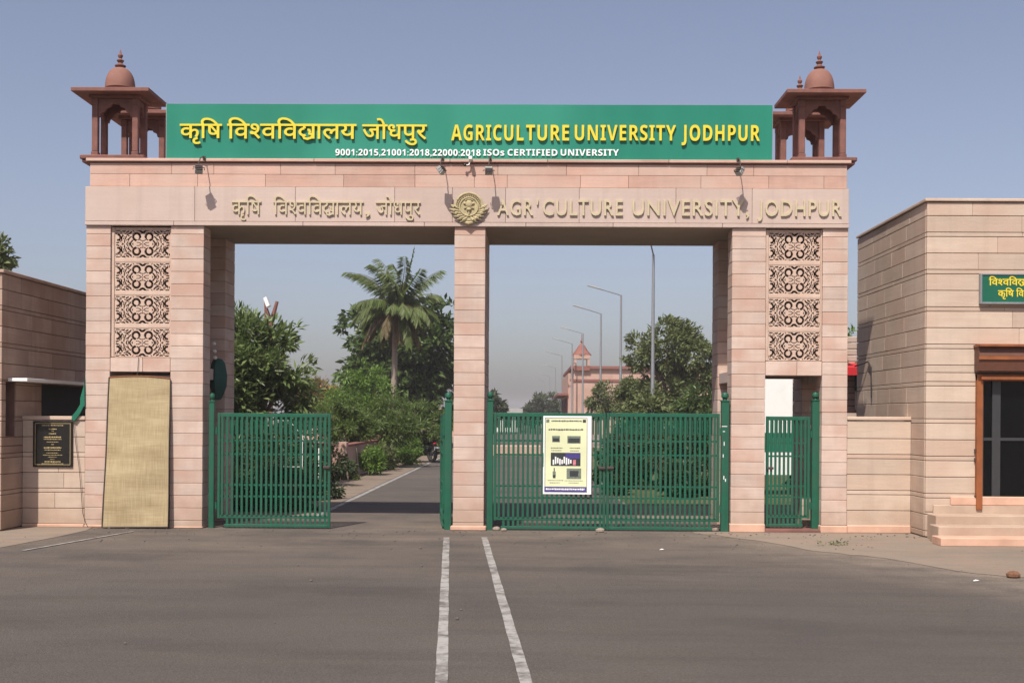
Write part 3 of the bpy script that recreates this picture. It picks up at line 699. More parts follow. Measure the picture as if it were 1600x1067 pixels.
# ================================================================ green signboard over the gateway
sY = FY + .02
sx0, sx1 = gx(260, sY, 205), gx(1206.5, sY, 205); sz0, sz1 = gz(250.5, sY, 733), gz(163.6, sY, 733)
sg = thing('signboard', 'long green signboard with yellow Hindi and English university lettering on the gateway roof', 'signboard', ((sx0+sx1)/2, sY, sz0))
b = MB(); nx_, nz_ = 96, 8; rnd = random.Random(4)
for j in range(nz_+1):
    for i in range(nx_+1):
        x = sx0 + (sx1-sx0)*i/nx_; z = sz0 + (sz1-sz0)*j/nz_
        b.v.append((x, sY + .010*noise.noise((x*.9, z*1.6, 3.1)) , z))
for j in range(nz_):
    for i in range(nx_):
        a = j*(nx_+1)+i; b.f.append((a, a+1, a+nx_+2, a+nx_+1))
b.build('panel', M['sign_green'], sg, smooth=True)
b = MB(); b.box(sx0-.012, sx1+.012, sY+.016, sY+.10, sz0-.006, sz1+.006); b.build('back_frame', M['steel'], sg)
for px in (300, 520, 733, 950, 1170):
    x = gx(px, sY+.3); MB().tube([(x, sY+.11, sz1-.12), (x, sY+.85, ZT+.05)], .018, 6).build('brace', M['steel'], sg)
yt = sY - .014
letters(HINDI_AGRI, 281, 347, 216, 194.5, yt, .02, M['yellow'], .009, sg)
letters(HINDI_UNI, 355, 557, 217, 194.5, yt, .02, M['yellow'], .009, sg)
letters(HINDI_JODH, 566, 667, 217.5, 195.5, yt, .02, M['yellow'], .009, sg)
BD = lambda s: [_bold(c) for c in s]
letters(BD('AGRICUL'), 705, 818, 220, 195.5, yt, .02, M['yellow'], 0, sg, track=.05)
letters(BD('TURE'), 822, 889, 220, 195.5, yt, .02, M['yellow'], 0, sg, track=.05)
letters(BD('UNIVERSITY'), 898, 1056, 220, 195.8, yt, .02, M['yellow'], 0, sg, track=.05)
letters(BD('JODHPUR'), 1065, 1187, 220.5, 195.8, yt, .02, M['yellow'], 0, sg, track=.05)
letters(BD('9001:2015,21001:2018,22000:2018'), 524, 751, 243.5, 233.5, yt+.006, .006, M['white_letter'], .004, sg, track=.03)
letters(BD('ISOs'), 755, 788, 243.5, 233.5, yt+.006, .006, M['white_letter'], .004, sg, track=.03)
letters(BD('CERTIFIED'), 793, 871, 243.6, 233.6, yt+.006, .006, M['white_letter'], .004, sg, track=.03)
letters(BD('UNIVERSITY'), 876, 967, 243.6, 233.6, yt+.006, .006, M['white_letter'], .004, sg, track=.03)

# ---- floodlights under the sign, and the camera
def floodlight(px, label, yaw, tilt):
    x = gx(px, FY, 260); z = sz0 + .02
    t = thing('floodlight', label, 'floodlight', (x, FY - .048, z - .03), 'floodlights under the signboard')
    b = MB(); b.tube([(0, -.0, 0.02), (0, -.06, .015), (-.005, -.17, -.02), (-.008, -.225, -.09), (-.010, -.235, -.155)], .008, 6); b.box(-.02, .02, -.012, .003, -.01, .04)
    b.build('bracket', M['dark_metal'], t, loc=(0,0,0))
    h = bpy.data.objects.new('lamp_head', None)
    b = MB(); b.prism([(-.060, -.02), (.060, -.02), (.045, .040), (-.045, .040)], 'x', -.052, .052)
    hd = b.build('lamp_head', M['grey_paint'], t, bevel=.005, loc=(-.010, -.235, -.20)); hd.rotation_euler = (tilt, 0, yaw)
    b = MB().box(-.044, .044, -.052, .052, -.026, -.0205); b.build('lens', M['steel'], hd, loc=(0,0,0))
    b = MB(); b.tube([(-.075, 0, -.0), (-.075, 0, .05), (.075, 0, .05), (.075, 0, 0)], .006, 6)
    for k in range(3): b.box(-.05, .05, -.04+.03*k, -.03+.03*k, .046, .06)
    b.build('yoke', M['dark_metal'], hd, loc=(0,0,0))
    bpy.data.objects.remove(h)
    return t
floodlight(320.5, 'small floodlight under the Hindi name end of the green signboard', R(20), R(60))
floodlight(692, 'sideways turned floodlight just beside the camera over the emblem', R(70), R(55))
floodlight(766, 'square grey floodlight facing outward above the start of the raised English name', R(2), R(95))
floodlight(1152, 'twisted floodlight hanging above the last words of the English name', R(-55), R(60))
cx, cz = gx(735, FY-.06, 250), gz(250, FY-.06, 735)
t = thing('security_camera', 'small white security camera on the coping above the round emblem', 'camera', (cx, FY-.05, cz-.05))
b = MB(); b.box(-.022, .028, -.10, .02, .035, .085); b.build('body', M['white_paint'], t, bevel=.008, loc=(0,0,0))
b = MB(); b.tube([(0,.0,.04),(-.02,-.01,-.02),(-.06,-.02,-.025)], .010, 6); b.build('mount', M['white_paint'], t, loc=(0,0,0))
b = MB(); b.ball((-.075,-.03,-.025), .022, 10); b.build('lens', M['black'], t, smooth=True, loc=(0,0,0))

# ================================================================ green gates
G = M['gate_green']
def gate_leaf(label, cat, W, H, n, loc, rot=0., group='green grille gate leaves', notch=True):
    """local x = 0..W from the hinge, bars in front of the rails"""
    t = thing('gate_leaf', label, cat, loc, group); t.rotation_euler = (0, 0, rot)
    b = MB(); s = .038
    b.box(0, s, -.02, .02, .12, H); b.box(W-s, W, -.02, .02, 0, H); b.box(s, W-s, -.02, .02, H-.055, H-.001)
    b.box(s, W-s, -.02, .02, .125, .165); b.box(.10, W-s, -.02, .02, .001, .042)
    b.build('frame', G, t, bevel=.004, loc=(0,0,0))
    b = MB(); p = (W - 2*s)/n
    for i in range(n):
        x = s + p*(i+.5); j = _rs.uniform(-.0015, .0015)
        b.box(x-.0165+j, x+.0165+j, -.030, -.0215, .165, H-.055)
    b.build('bar_grille', G, t, bevel=.002, loc=(0,0,0))
    b = MB(); q = p/1.0
    for i in range(n):
        x = s + p*(i+.5)
        if x > .12: b.box(x-.0165, x+.0165, -.018, -.008, .043, .124)
    b.build('short_bar_grille', G, t, loc=(0,0,0))
    b = MB()
    for i in range(1, n): b.box(s+p*i-.010, s+p*i+.010, .0125, .020, H-.30, H-.056)
    b.build('upper_bar_grille', G, t, loc=(0,0,0))
    for z in (H*.76, H*.64, H*.37, H*.27):
        MB().box(s, W-s, -.008, .012, z-.012, z+.012).build('rail', G, t, loc=(0,0,0))
    for z in (.30, H-.25):
        MB().tube([(-.02, 0, z-.05), (-.02, 0, z+.05)], .016, 8).build('hinge', G, t, loc=(0,0,0))
    MB().box(W-.10, W-.005, -.05, -.031, H*.52, H*.52+.035).build('bolt', M['dark_metal'], t, bevel=.004, loc=(0,0,0))
    return t
def gate_post(label, x, y, H, w, ball=True):
    t = thing('gate_post', label, 'gate post', (x, y, 0), 'green square gate posts')
    MB().box(-w/2, w/2, -w/2, w/2, .0, H).build('post', G, t, bevel=.005, loc=(0,0,0))
    b = MB(); b.box(-w/2-.008, w/2+.008, -w/2-.008, w/2+.008, H, H+.018); b.lathe([(.0,.018),(w*.30,.02),(w*.25,.035),(w*.48,.055),(w*.52,.085),(w*.40,.115),(0,.13)], 0, 0, H, 14)
    b.build('ball_cap', G, t, smooth=True, loc=(0,0,0))
gy = FY + .07
def span(p0, p1, Y=gy): a, b = gx(p0, Y, 740), gx(p1, Y, 740); return a, b - a
a, W = span(340, 516.5); gate_leaf('green grille gate leaf standing half shut in the open lane before the palm', 'gate', W, gz(645.5, gy, 430)-.02, 22, (a, gy, .02))
a, W = span(771.5, 946); gate_leaf('green grille gate leaf carrying the yellow poster', 'gate', W, gz(645, gy, 860)-.02, 22, (a, gy, .02))
a, W = span(947.5, 1124); tt = gate_leaf('closed green grille gate leaf between the poster leaf and the wicket pier', 'gate', W, gz(645.5, gy, 1035)-.02, 22, (a+W, gy, .02), math.pi)
for ch in tt.children: ch.scale = (1, -1, 1)
hx = gx(693.5, gy); gate_leaf('green gate leaf swung open and seen edge on beside the middle pillar', 'gate', 1.56, 1.60, 22, (hx, gy + .06, .02), R(95.5))
wy = FY + .16
a, W = span(1196.5, 1265, wy); gate_leaf('narrow green wicket gate leaf in the doorway under the stone screens', 'gate', W, gz(650.5, wy, 1230)-.07, 9, (a+W, wy, .07), math.pi, notch=False)
for ch in bpy.data.objects['gate_leaf.004'].children: ch.scale = (1, -1, 1)
pz = lambda py, px: gz(py, gy, px)
gate_post('green gate post hinged to the half shut leaf beside the woven reed screen tower', gx(331, gy), gy + .02, pz(628, 331), .072)
gate_post('thick green gate post against the palm side of the middle pillar', gx(700.5, gy), gy + .02, pz(627, 700), .098)
gate_post('green gate post against the lamp side of the middle pillar in its dark edge', gx(766, gy), gy + .02, pz(626, 766), .085)
gate_post('green gate post with white paint marks before the wicket pier', gx(1133, gy), gy + .02, pz(627, 1133), .105)
gate_post('green wicket post with ball cap inside the doorway', gx(1274.5, wy), wy + .02, gz(626, wy, 1274), .105)
gate_post('green post half hidden behind the edge of the woven reed screen', gx(263, FY+.2), FY + .22, gz(645, FY+.2, 263), .07)
# white paint marks on the marked post
b = MB(); px_ = gx(1133, gy); yy = gy + .02 - .0545
for (ppx, ppy, ww, hh) in ((1131, 674, .030, .010), (1131.5, 693, .010, .055), (1130, 712, .010, .045), (1132, 666, .075, .010), (1131, 746, .012, .05), (1133.5, 750, .012, .04)):
    x, z = at(ppx, ppy, yy); b.box(x-ww/2, x+ww/2, yy-.0015, yy+.001, z-hh/2, z+hh/2)
po = [o for o in bpy.data.objects if o.name.startswith('gate_post') and abs(o.location.x - px_) < .01][0]
o = b.build('paint_mark', M['white_paint'], po)

# ---- poster tied on the gate leaf
Yp = gy - .045
m_py = mat('poster_yellow', (.67,.69,.43), .45, .06, 6, spec=.4); m_pw = mat('poster_white', (.80,.80,.78), .5, .04, 6); m_pd = mat('poster_ink', (.03,.035,.035), .6, .3, 30)
m_pv = mat('poster_violet', (.06,.045,.20), .5, .2, 20); m_pgreen = mat('poster_grey_green', (.15,.18,.14), .6, .6, 60); m_pp = mat('poster_pink', (.55,.18,.22), .6, .4, 60)
pt = thing('poster', 'yellow poster with pale border and small pictures tied on the gate', 'poster', (gx(887, Yp, 770), Yp, gz(772, Yp, 887)))
x0, z1 = at(849, 649.5, Yp); x1, z0 = at(923.5, 772, Yp)
def wav(x, z): return Yp + .012*math.sin((x-x0)*5.1 + z*2.0) - .010*((x-x0)/(x1-x0))**3 + .006*math.sin(z*7 + x*3)
def flat(name, u0, u1, v0, v1, d, m, n=6, k=8):
    b = MB()
    for j in range(k+1):
        for i in range(n+1):
            x = x0 + (x1-x0)*(u0+(u1-u0)*i/n); z = z0 + (z1-z0)*(v0+(v1-v0)*j/k); b.v.append((x, wav(x, z) - d, z))
    for j in range(k):
        for i in range(n): a = j*(n+1)+i; b.f.append((a, a+1, a+n+2, a+n+1))
    return b
def patch(name, rects, d, m): 
    B = MB()
    for (u0, u1, v0, v1) in rects:
        q = flat(name, u0, u1, v0, v1, d, m, max(1, int((u1-u0)*12)), max(1, int((v1-v0)*14))); B.add(q.v, q.f)
    return B.build(name, m, pt, smooth=True)
patch('sheet', [(0, 1, 0, 1)], 0, m_pw)
patch('border_print', [(.035, .915, .025, .975)], .0015, m_pd)
patch('yellow_print', [(.045, .905, .032, .968)], .003, m_py)
patch('violet_band_print', [(.030, .900, .030, .095)], .0045, m_pv)
rr = random.Random(9)
def dashes(u0, u1, v, h, w=.022):
    out = []; u = u0
    while u < u1:
        e = min(u1, u + rr.uniform(w*.6, w*1.7)); out.append((u, e, v - h*rr.uniform(.3, .5), v + h*rr.uniform(.3, .5))); u = e + w*.35
    return out
for q in ((.17,.80,.935,.022),(.11,.83,.825,.024,.03),(.16,.40,.590,.012),(.17,.38,.558,.010),(.55,.76,.590,.012),(.56,.75,.556,.010),(.10,.42,.175,.008),(.45,.83,.172,.008),(.14,.36,.145,.008),(.53,.74,.145,.008)):
    patch('dark_text_print', dashes(*q), .0045, m_pd)
patch('violet_text_print', dashes(.06, .86, .064, .026), .006, m_pw)
patch('badge_print', [(.06, .125, .915, .955)], .0045, m_pgreen); patch('badge_print', [(.82, .885, .915, .955)], .0045, m_pd)
patch('photo_print', [(.185, .345, .665, .745)], .0045, m_pgreen); patch('photo_print', [(.20, .33, .675, .715)], .006, m_pd)
patch('photo_print', [(.50, .775, .650, .745)], .0045, m_pgreen); patch('photo_print', [(.52, .755, .66, .715)], .006, m_pd)
patch('photo_print', [(.16, .775, .36, .53)], .0045, m_pd); patch('photo_print', [(.46, .775, .455, .525)], .006, m_pv)
patch('photo_print', [(.20+.045*i, .23+.045*i, .375+.01*(i % 3), .44+.013*((i*7) % 4)) for i in range(9)], .0072, m_pw); patch('photo_print', [(.62, .68, .37, .44)], .0078, m_pp)
patch('photo_print', [(.20, .265, .225, .29)], .0045, m_pgreen); patch('photo_print', [(.205, .26, .205, .245), (.222, .243, .29, .335)], .006, m_pd)
patch('photo_print', [(.49, .79, .195, .33)], .0045, m_pgreen); patch('photo_print', [(.555, .73, .225, .30)], .006, m_pd)

# ---- woven reed screen over the doorway
Yc = FY - .03
scr = thing('reed_screen', 'woven straw reed screen hanging over the doorway of the tower', 'screen', (gx(213, Yc), Yc, .03))
C = [at(170.5, 587.5, Yc), at(266, 587.5, Yc), at(262.5, 823, Yc-.10), at(159.5, 823.5, Yc-.10)]
def scp(u, v):    # v=0 top
    xa = C[0][0] + (C[3][0]-C[0][0])*(v**1.3); xb = C[1][0] + (C[2][0]-C[1][0])*v
    za = C[0][1] + (C[3][1]-C[0][1])*v; zb_ = C[1][1] + (C[2][1]-C[1][1])*v
    sag = -.024*(2*abs(u-.42))**2*max(0, 1-v*5) if v < .2 else 0
    bulge = .035*math.sin(math.pi*u)*math.sin(math.pi*min(1, v*1.1)) + .008*math.sin(9*v+4*u)
    return (xa + (xb-xa)*u, Yc - .10*v - bulge, za + (zb_-za)*u + sag)
b = MB(); nu, nv = 16, 40
for k, d in ((0, 0), (1, .010)):
    for j in range(nv+1):
        for i in range(nu+1):
            p = scp(i/nu, j/nv); b.v.append((p[0], p[1] + d, p[2]))
o_ = (nu+1)*(nv+1)
for j in range(nv):
    for i in range(nu):
        a = j*(nu+1)+i; b.f.append((a, a+1, a+nu+2, a+nu+1)); b.f.append((o_+a, o_+a+nu+1, o_+a+nu+2, o_+a+1))
for j in range(nv):
    for i in (0, nu): a = j*(nu+1)+i; b.f.append((a, a+nu+1, o_+a+nu+1, o_+a))
for i in range(nu):
    for j in (0, nv): a = j*(nu+1)+i; b.f.append((a, a+1, o_+a+1, o_+a))
b.build('reed_mat', M['straw'], scr, smooth=True)
edge = [scp(0, v/20) for v in range(21)] + [scp(u/10, 1) for u in range(1, 11)]
MB().tube([(x, y-.004, z) for x, y, z in edge], .010, 6).build('edge_binding', M['dark_metal'], scr)
MB().tube([(x, y-.003, z) for x, y, z in [scp(1, v/20) for v in range(21)]], .007, 6).build('edge_binding', M['dark_metal'], scr)
MB().tube([(x, y-.003, z) for x, y, z in [scp(u/12, 0) for u in range(13)]], .008, 6).build('edge_binding', M['rust'], scr)
p = scp(.45, 0); MB().tube([(p[0]+.01, p[1], p[2]), (p[0]+.012, FY-.012, p[2]+.14), (p[0]+.02, FY-.012, p[2]+.26)], .004, 5).build('tie_string', M['dark_metal'], scr)

# ================================================================ stone buildings at the sides
def ashlar_courses(z0, z1, zs):      # two tall courses, then a thin strip; zs = height of one strip's top
    out = []; z = zs - .50*math.ceil((zs - z0)/.50) - .5
    while z < z1 + .6:
        out += [z - .06, z]; out += [z + .22]
        z += .50
    out = sorted(q for q in out if z0 + .04 < q < z1 - .04)
    e = [z0] + out + [z1]; return list(zip(e, e[1:]))
def ashlar(cl, plane, c, u0, u1, z0, z1, zs, lens=(.55, 1.3), th=.04, g=.0085, holes=(), sign=-1):
    """stones on a wall plane: plane 'y' (faces -Y at y=c) or 'x' (face at x=c, outward sign)"""
    cs = ashlar_courses(z0, z1, zs)
    cuts = sorted({h for q in holes for h in q[2:]})
    cc = []
    for a, b in cs:
        e = [a] + [q for q in cuts if a + .02 < q < b - .02] + [b]; cc += list(zip(e, e[1:]))
    for a, b in cc:
        iv = [(u0, u1)]
        for (h0, h1, k0, k1) in holes:
            if b > k0 + .01 and a < k1 - .01:
                iv = [q for (s, t) in iv for q in ((s, min(t, h0)), (max(s, h1), t)) if q[1] - q[0] > .02]
        for s, t in iv:
            x = s
            while x < t - .01:
                e = min(t, x + _rs.uniform(*lens) * (1.7 if b - a < .1 else 1))
                if t - e < .25: e = t
                j = _rs.uniform(-.001, .001); gg = .003
                if plane == 'y': cl.box(x + gg/2, e - gg/2, c + j, c + th, a + g/2, b - g/2)
                else:
                    x_a, x_b = (c + j, c - sign*th) if sign > 0 else (c + j, c + th)
                    cl.box(min(x_a, x_b), max(x_a, x_b), x + gg/2, e - gg/2, a + g/2, b - g/2)
                x = e
# ---- right: ticket house
BX, BF, BT, BB = 5.33, 15.84, gz(310, 15.84, 1445), 19.15
rb = thing('gate_house', 'cream stone gate house with steps and a brown framed glass door', 'building', (9, BF, 0))
FZ = .45; DX0 = gx(1527, BF, 690); DX1 = DX0 + 2.3; DZ1 = gz(585, BF, 1560)
cl = MB()
ashlar(cl, 'y', BF, BX + .005, 14.0, .02, BT - .05, 1.598, holes=[(DX0 - .02, DX1 + .02, FZ - .1, DZ1 + .02)])
ashlar(cl, 'x', BX, BF + .041, BB, .02, BT - .05, 1.598, lens=(.6, 1.1), sign=-1)
cl.build('stone_cladding', M['stone_cream'], rb, bevel=.004)
b = MB(); b.box(BX + .022, DX0, BF + .022, BB - .02, 0, BT - .06); b.box(DX1, 13.98, BF + .022, BB - .02, 0, BT - .06); b.box(DX0, DX1, BF + .022, BB - .02, DZ1, BT - .06); b.box(DX0, DX1, BF + 1.9, BB - .02, 0, DZ1); b.box(DX0, DX1, BF + .022, BF + 1.9, 0, FZ - .03)
b.build('wall', M['joint'], rb)
b = MB(); row(b, BX - .03, 14.0, BF - .03, BB, BT - .045, BT, (1.1, 1.7)); b.build('parapet_coping', M['stone_cream'], rb, bevel=.006)
b = MB(); b.box(BX + .33, DX1 + 1.0, BF - .045, BF - .002, FZ - .005, FZ + .115); b.build('plinth', M['plinth'], rb, bevel=.01)
for k in range(4):
    zt = FZ - .1125*k; b = MB(); yf = BF - .34*(k + 1) + .30
    xl_ = BX + .10 - .085*k
    row(b, xl_, DX1 + 1.2, yf, yf + .34 if k else BF - .003, 0.004, zt, (1.0, 1.9), g=.004)
    b.build('step', M['step'] if k < 3 else M['plinth'], rb, bevel=.008)
# door
dr = MB()
w = .05
dr.box(DX0 - .03, DX0 + w, BF - .07, BF + .03, FZ - .06, DZ1); dr.box(DX1 - w, DX1 + .03, BF - .07, BF + .03, FZ - .06, DZ1); dr.box(DX0 - .03, DX1 + .03, BF - .075, BF + .03, DZ1 - .085, DZ1 - .001)
dr = dr.build('door', M['rust'], rb, bevel=.006)
MB().box(DX0 + .05, DX1 - .05, BF + .045, BF + .055, FZ - .02, DZ1 - .08).build('glass', M['glass'], dr, loc=(0,0,0))
b = MB(); z_ = gz(686, BF, 1560)
for xx in (DX0 + .26, DX0 + 1.15, DX0 + 2.0): b.box(xx - .055, xx + .055, BF + .02, BF + .044, FZ, DZ1 - .08)
for xx in (DX0 + .07, DX1 - .07): b.box(xx - .02, xx + .02, BF + .02, BF + .044, FZ, DZ1 - .08)
xs_ = [DX0 + .09, DX0 + .205, DX0 + .315, DX0 + 1.095, DX0 + 1.205, DX0 + 1.945, DX0 + 2.055, DX1 - .09]
for q in range(0, 8, 2):
    for z0_, z1_ in ((z_ - .02, z_ + .02), (FZ + .0, FZ + .09)): b.box(xs_[q], xs_[q+1], BF + .022, BF + .042, z0_, z1_)
b.build('glazing_frame', M['alu'], dr, loc=(0,0,0))
b = MB()
for z in (1.05, .82+.35, .55): b.box(DX0 - .05, DX0 - .031, BF - .05, BF - .02, z, z + .03)
b.build('hinge', M['dark_metal'], dr, loc=(0,0,0))
hd0, hd1 = gz(583, BF, 1560), gz(543, BF, 1560)
hd = MB(); hd.prism([(BF - .002, hd0 + .02), (BF - .16, hd0 + .02), (BF - .19, hd1 - .12), (BF - .16, hd1), (BF - .002, hd1)], 'x', DX0 - .05, DX1 + .05)
hd = hd.build('shutter_hood', M['brown'], rb, bevel=.006)
MB().box(DX0 - .06, DX1 + .06, BF - .235, BF - .003, hd1 - .02 + .022, hd1 + .03).build('hood_cap', M['rust'], hd, loc=(0,0,0))
MB().box(DX0 - .058, DX1 + .058, BF - .20, BF - .192, hd1 - .17, hd1 - .125).build('hood_strip', M['rust'], hd, loc=(0,0,0))
MB().box(DX0 + .01, DX1 - .01, BF - .115, BF - .078, DZ1 - .07, DZ1 - .035).build('lintel_bar', M['rust'], hd, loc=(0,0,0))
MB().ball((DX0 + .36, BF - .08, DZ1 - .05), .016, 10).build('door_bell', M['gold'], rb)
# green name sign on the gate house
ys = BF - .05
x0, z1 = at(1531.5, 427.5, ys); z0 = at(1531.5, 475, ys)[1]
gs = thing('wall_sign', 'green sign with yellow Hindi name on the gate house above its door', 'sign', (x0 + .9, ys, z0))
MB().box(x0 + .025, x0 + 1.85, ys, ys + .02, z0 + .02, z1 - .02).build('panel', mat('sign_dark_green', (.008,.105,.062), .4, .12, 3, spec=.4), gs)
b = MB(); fw = .026
b.box(x0, x0 + fw, ys - .012, ys + .048, z0, z1); b.box(x0 + 1.85, x0 + 1.876, ys - .012, ys + .048, z0, z1); b.box(x0 + fw, x0 + 1.85, ys - .012, ys + .048, z0, z0 + fw); b.box(x0 + fw, x0 + 1.85, ys - .012, ys + .048, z1 - fw*.7, z1)
b.build('frame', M['steel'], gs, bevel=.003)
def letters_at(seq, xa, xb, za, zb2, y, d, m, bold, parent):
    vs, fs = lettering(seq, xa, xb, za, zb2, y, d, bold); me = bpy.data.meshes.new('lettering'); me.from_pydata(vs, [], fs); me.materials.append(m)
    bm = bmesh.new(); bm.from_mesh(me); bmesh.ops.recalc_face_normals(bm, faces=bm.faces); bm.to_mesh(me); bm.free()
    o = bpy.data.objects.new('lettering', me); COL.objects.link(o); put(o, parent)
Zp = lambda q: gz(q, ys, 1565)
letters_at(HINDI_UNI, gx(1545, ys, 440), gx(1545, ys, 440) + .70, Zp(446), Zp(436.2), ys - .001, .004, M['yellow'], .012, gs)
letters_at(HINDI_AGRI, gx(1559, ys, 460), gx(1584, ys, 460), Zp(463.5), Zp(454), ys - .001, .004, M['yellow'], .012, gs)
letters_at(HINDI_UNI, gx(1587.5, ys, 460), gx(1587.5, ys, 460) + .60, Zp(463.5), Zp(454), ys - .001, .004, M['yellow'], .012, gs)
# low wall between the tower and the gate house
lw = thing('boundary_wall', 'low cream stone wall joining the wicket tower to the gate house', 'wall', (4.9, FY, 0)); lw['kind'] = 'thing'
cl = MB(); ashlar(cl, 'y', FY + .025, XR[3] + .006, BX - .002, .10, gz(657, FY, 1375), 1.598, lens=(1.2, 2)); cl.build('stone_cladding', M['stone_cream'], lw, bevel=.004)
MB().box(XR[3] + .006, BX - .002, FY + .04, FY + .30, 0, gz(657, FY, 1375) - .012).build('core', M['joint'], lw)
MB().box(XR[3] + .004, BX - .002, FY + .005, FY + .31, gz(656.5, FY, 1375), gz(651, FY, 1375)).build('coping', M['stone_cream'], lw, bevel=.008)
MB().box(XR[3] + .012, BX - .002, FY - .0, FY + .10, .003, .115).build('plinth', M['plinth'], lw, bevel=.012)
# cable down the gate house flank
Xs = BX - .02
def sidept(px, py, X):
    d = _M.to_3x3() @ Vector(((px - 800.0)/F_PX, (HOR_PX - py)/F_PX, -1.0)); t = X/d.x; return (X, d.y*t, CAM_H + d.z*t)
c_ = [sidept(1336, 572, Xs-.1), sidept(1346, 569, Xs-.06), sidept(1356, 565, Xs), sidept(1361, 574, Xs), sidept(1361.5, 600, Xs), sidept(1361.5, 622, Xs)]
o = MB().tube(c_, .012, 6).build('cable', M['cable']); tag(o, 'black cable drooping down the shaded flank of the gate house', 'cable')

# ---- left: guard house
LX, LF, LB = -7.10, 15.87, 24.0
LT = sidept(3.5, 421, LX)[2]; LF = sidept(3.5, 421, LX)[1]
lb = thing('guard_house', 'shaded stone guard house with dark window openings behind the plaque wall', 'building', (-10, LF, 0))
def SY(px): return sidept(px, 640, LX)[1]
w1 = (SY(9), SY(25)); w2 = (SY(65), 21.2); wz1 = sidept(40, 598, LX)[2]; wz0 = sidept(17, 681, LX)[2]
holes = [(w1[0], w1[1], wz0, wz1), (w2[0], w2[1], 1.15, wz1)]
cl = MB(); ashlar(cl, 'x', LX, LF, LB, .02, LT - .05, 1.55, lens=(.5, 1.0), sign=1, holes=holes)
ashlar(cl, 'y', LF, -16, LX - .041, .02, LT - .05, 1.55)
cl.build('stone_cladding', M['stone_shaded'], lb, bevel=.004)
b = MB(); xi, xo = -16 + .02, LX - .022
ys_ = [LF + .022, w1[0], w1[1], w2[0], w2[1], LB]
for k in range(5):
    if k in (1, 3): b.box(xi + 8, xo, ys_[k], ys_[k+1], 0, wz0 if k == 1 else 1.15); b.box(xi + 8, xo, ys_[k], ys_[k+1], wz1, LT - .06)
    else: b.box(xi + 8, xo, ys_[k], ys_[k+1], 0, LT - .06)
b.box(xi, xi + 8, LF + .022, LB, 0, LT - .06)
b.build('wall', M['joint'], lb)
MB().box(-16, LX + .035, LF - .03, LB, LT - .045, LT).build('parapet_coping', M['stone_shaded'], lb, bevel=.006)
b = MB(); b.box(LX + .003, LX + .27, SY(11.5), SY(11.5) + 3.4, wz1 + .005, wz1 + .05); b.build('sunshade', M['white_paint'], lb, bevel=.004)
fr = MB(); y0_, y1_ = w2; fr.box(LX - .30, LX - .25, y0_, y0_ + .04, 1.15, wz1); fr.box(LX - .30, LX - .25, y0_ + .55, y0_ + .60, 1.15, wz1); fr.box(LX - .29, LX - .285, y0_ + .04, y1_, 1.15, wz1)
fr.build('window', M['interior'], lb)
# plaque wall
pw = thing('plaque_wall', 'low pink stone wall carrying the black plaque beside the reed screen tower', 'wall', (-6.6, FY, 0)); pw['kind'] = 'thing'
ctop = gz(656, FY, 100)
cl = MB(); ashlar(cl, 'y', FY + .02, LX + .002, XL[0] - .006, .05, ctop, 1.55, lens=(.45, .9), g=.008); cl.build('stone_cladding', M['stone_cream'], pw, bevel=.004)
MB().box(LX + .002, XL[0] - .006, FY + .035, FY + .30, 0, ctop - .012).build('core', M['joint'], pw)
MB().box(LX + .002, XL[0] - .004, FY + .0, FY + .32, ctop + .001, gz(650, FY, 100)).build('coping', M['stone_cream'], pw, bevel=.006)
MB().box(LX + .002, XL[0] - .014, FY + .004, FY + .15, .003, .05).build('plinth', M['plinth'], pw, bevel=.01)
yq = FY - .005
x0, z1 = at(51.5, 657.5, yq); x1, z0 = at(113, 729.5, yq)
pq = thing('plaque', 'black granite plaque with gold border and engraved gold lines on the low wall', 'plaque', ((x0+x1)/2, yq, z0))
MB().box(x0, x1, yq, FY + .019, z0, z1).build('slab', M['black_stone'], pq, bevel=.004)
b = MB(); e = .03; d = .005; yb = yq - .0015
for (a, b_, c, d_) in ((x0+e, x1-e, z0+e, z0+e+d), (x0+e, x1-e, z1-e-d, z1-e), (x0+e, x0+e+d, z0+e+d, z1-e-d), (x1-e-d, x1-e, z0+e+d, z1-e-d)): b.box(a, b_, yb, yq + .001, c, d_)
b.build('gilt_border', M['gold'], pq)
xm = (x0+x1)/2; Hh = z1 - z0; Ww = x1 - x0
for (v, wd, h) in ((.905,.55,.020),(.825,.20,.026),(.785,.05,.016),(.725,.19,.026),(.650,.44,.030),(.605,.44,.018),(.545,.30,.014),(.490,.06,.018),(.420,.44,.030),(.370,.40,.018),(.305,.30,.014),(.26,.48,.014),(.215,.22,.014),(.165,.13,.012),(.115,.40,.026),(.070,.54,.016)):
    u = -wd/2; b = MB()
    while u < wd/2:
        q = min(wd/2, u + rr.uniform(.012, .045)); zc_ = z0 + v*Hh
        b.box(xm + u*Ww, xm + q*Ww, yb, yq + .001, zc_ - h*Hh*rr.uniform(.3,.5), zc_ + h*Hh*rr.uniform(.3,.5)); u = q + .012
    b.build('engraved_lettering', M['gold'], pq)
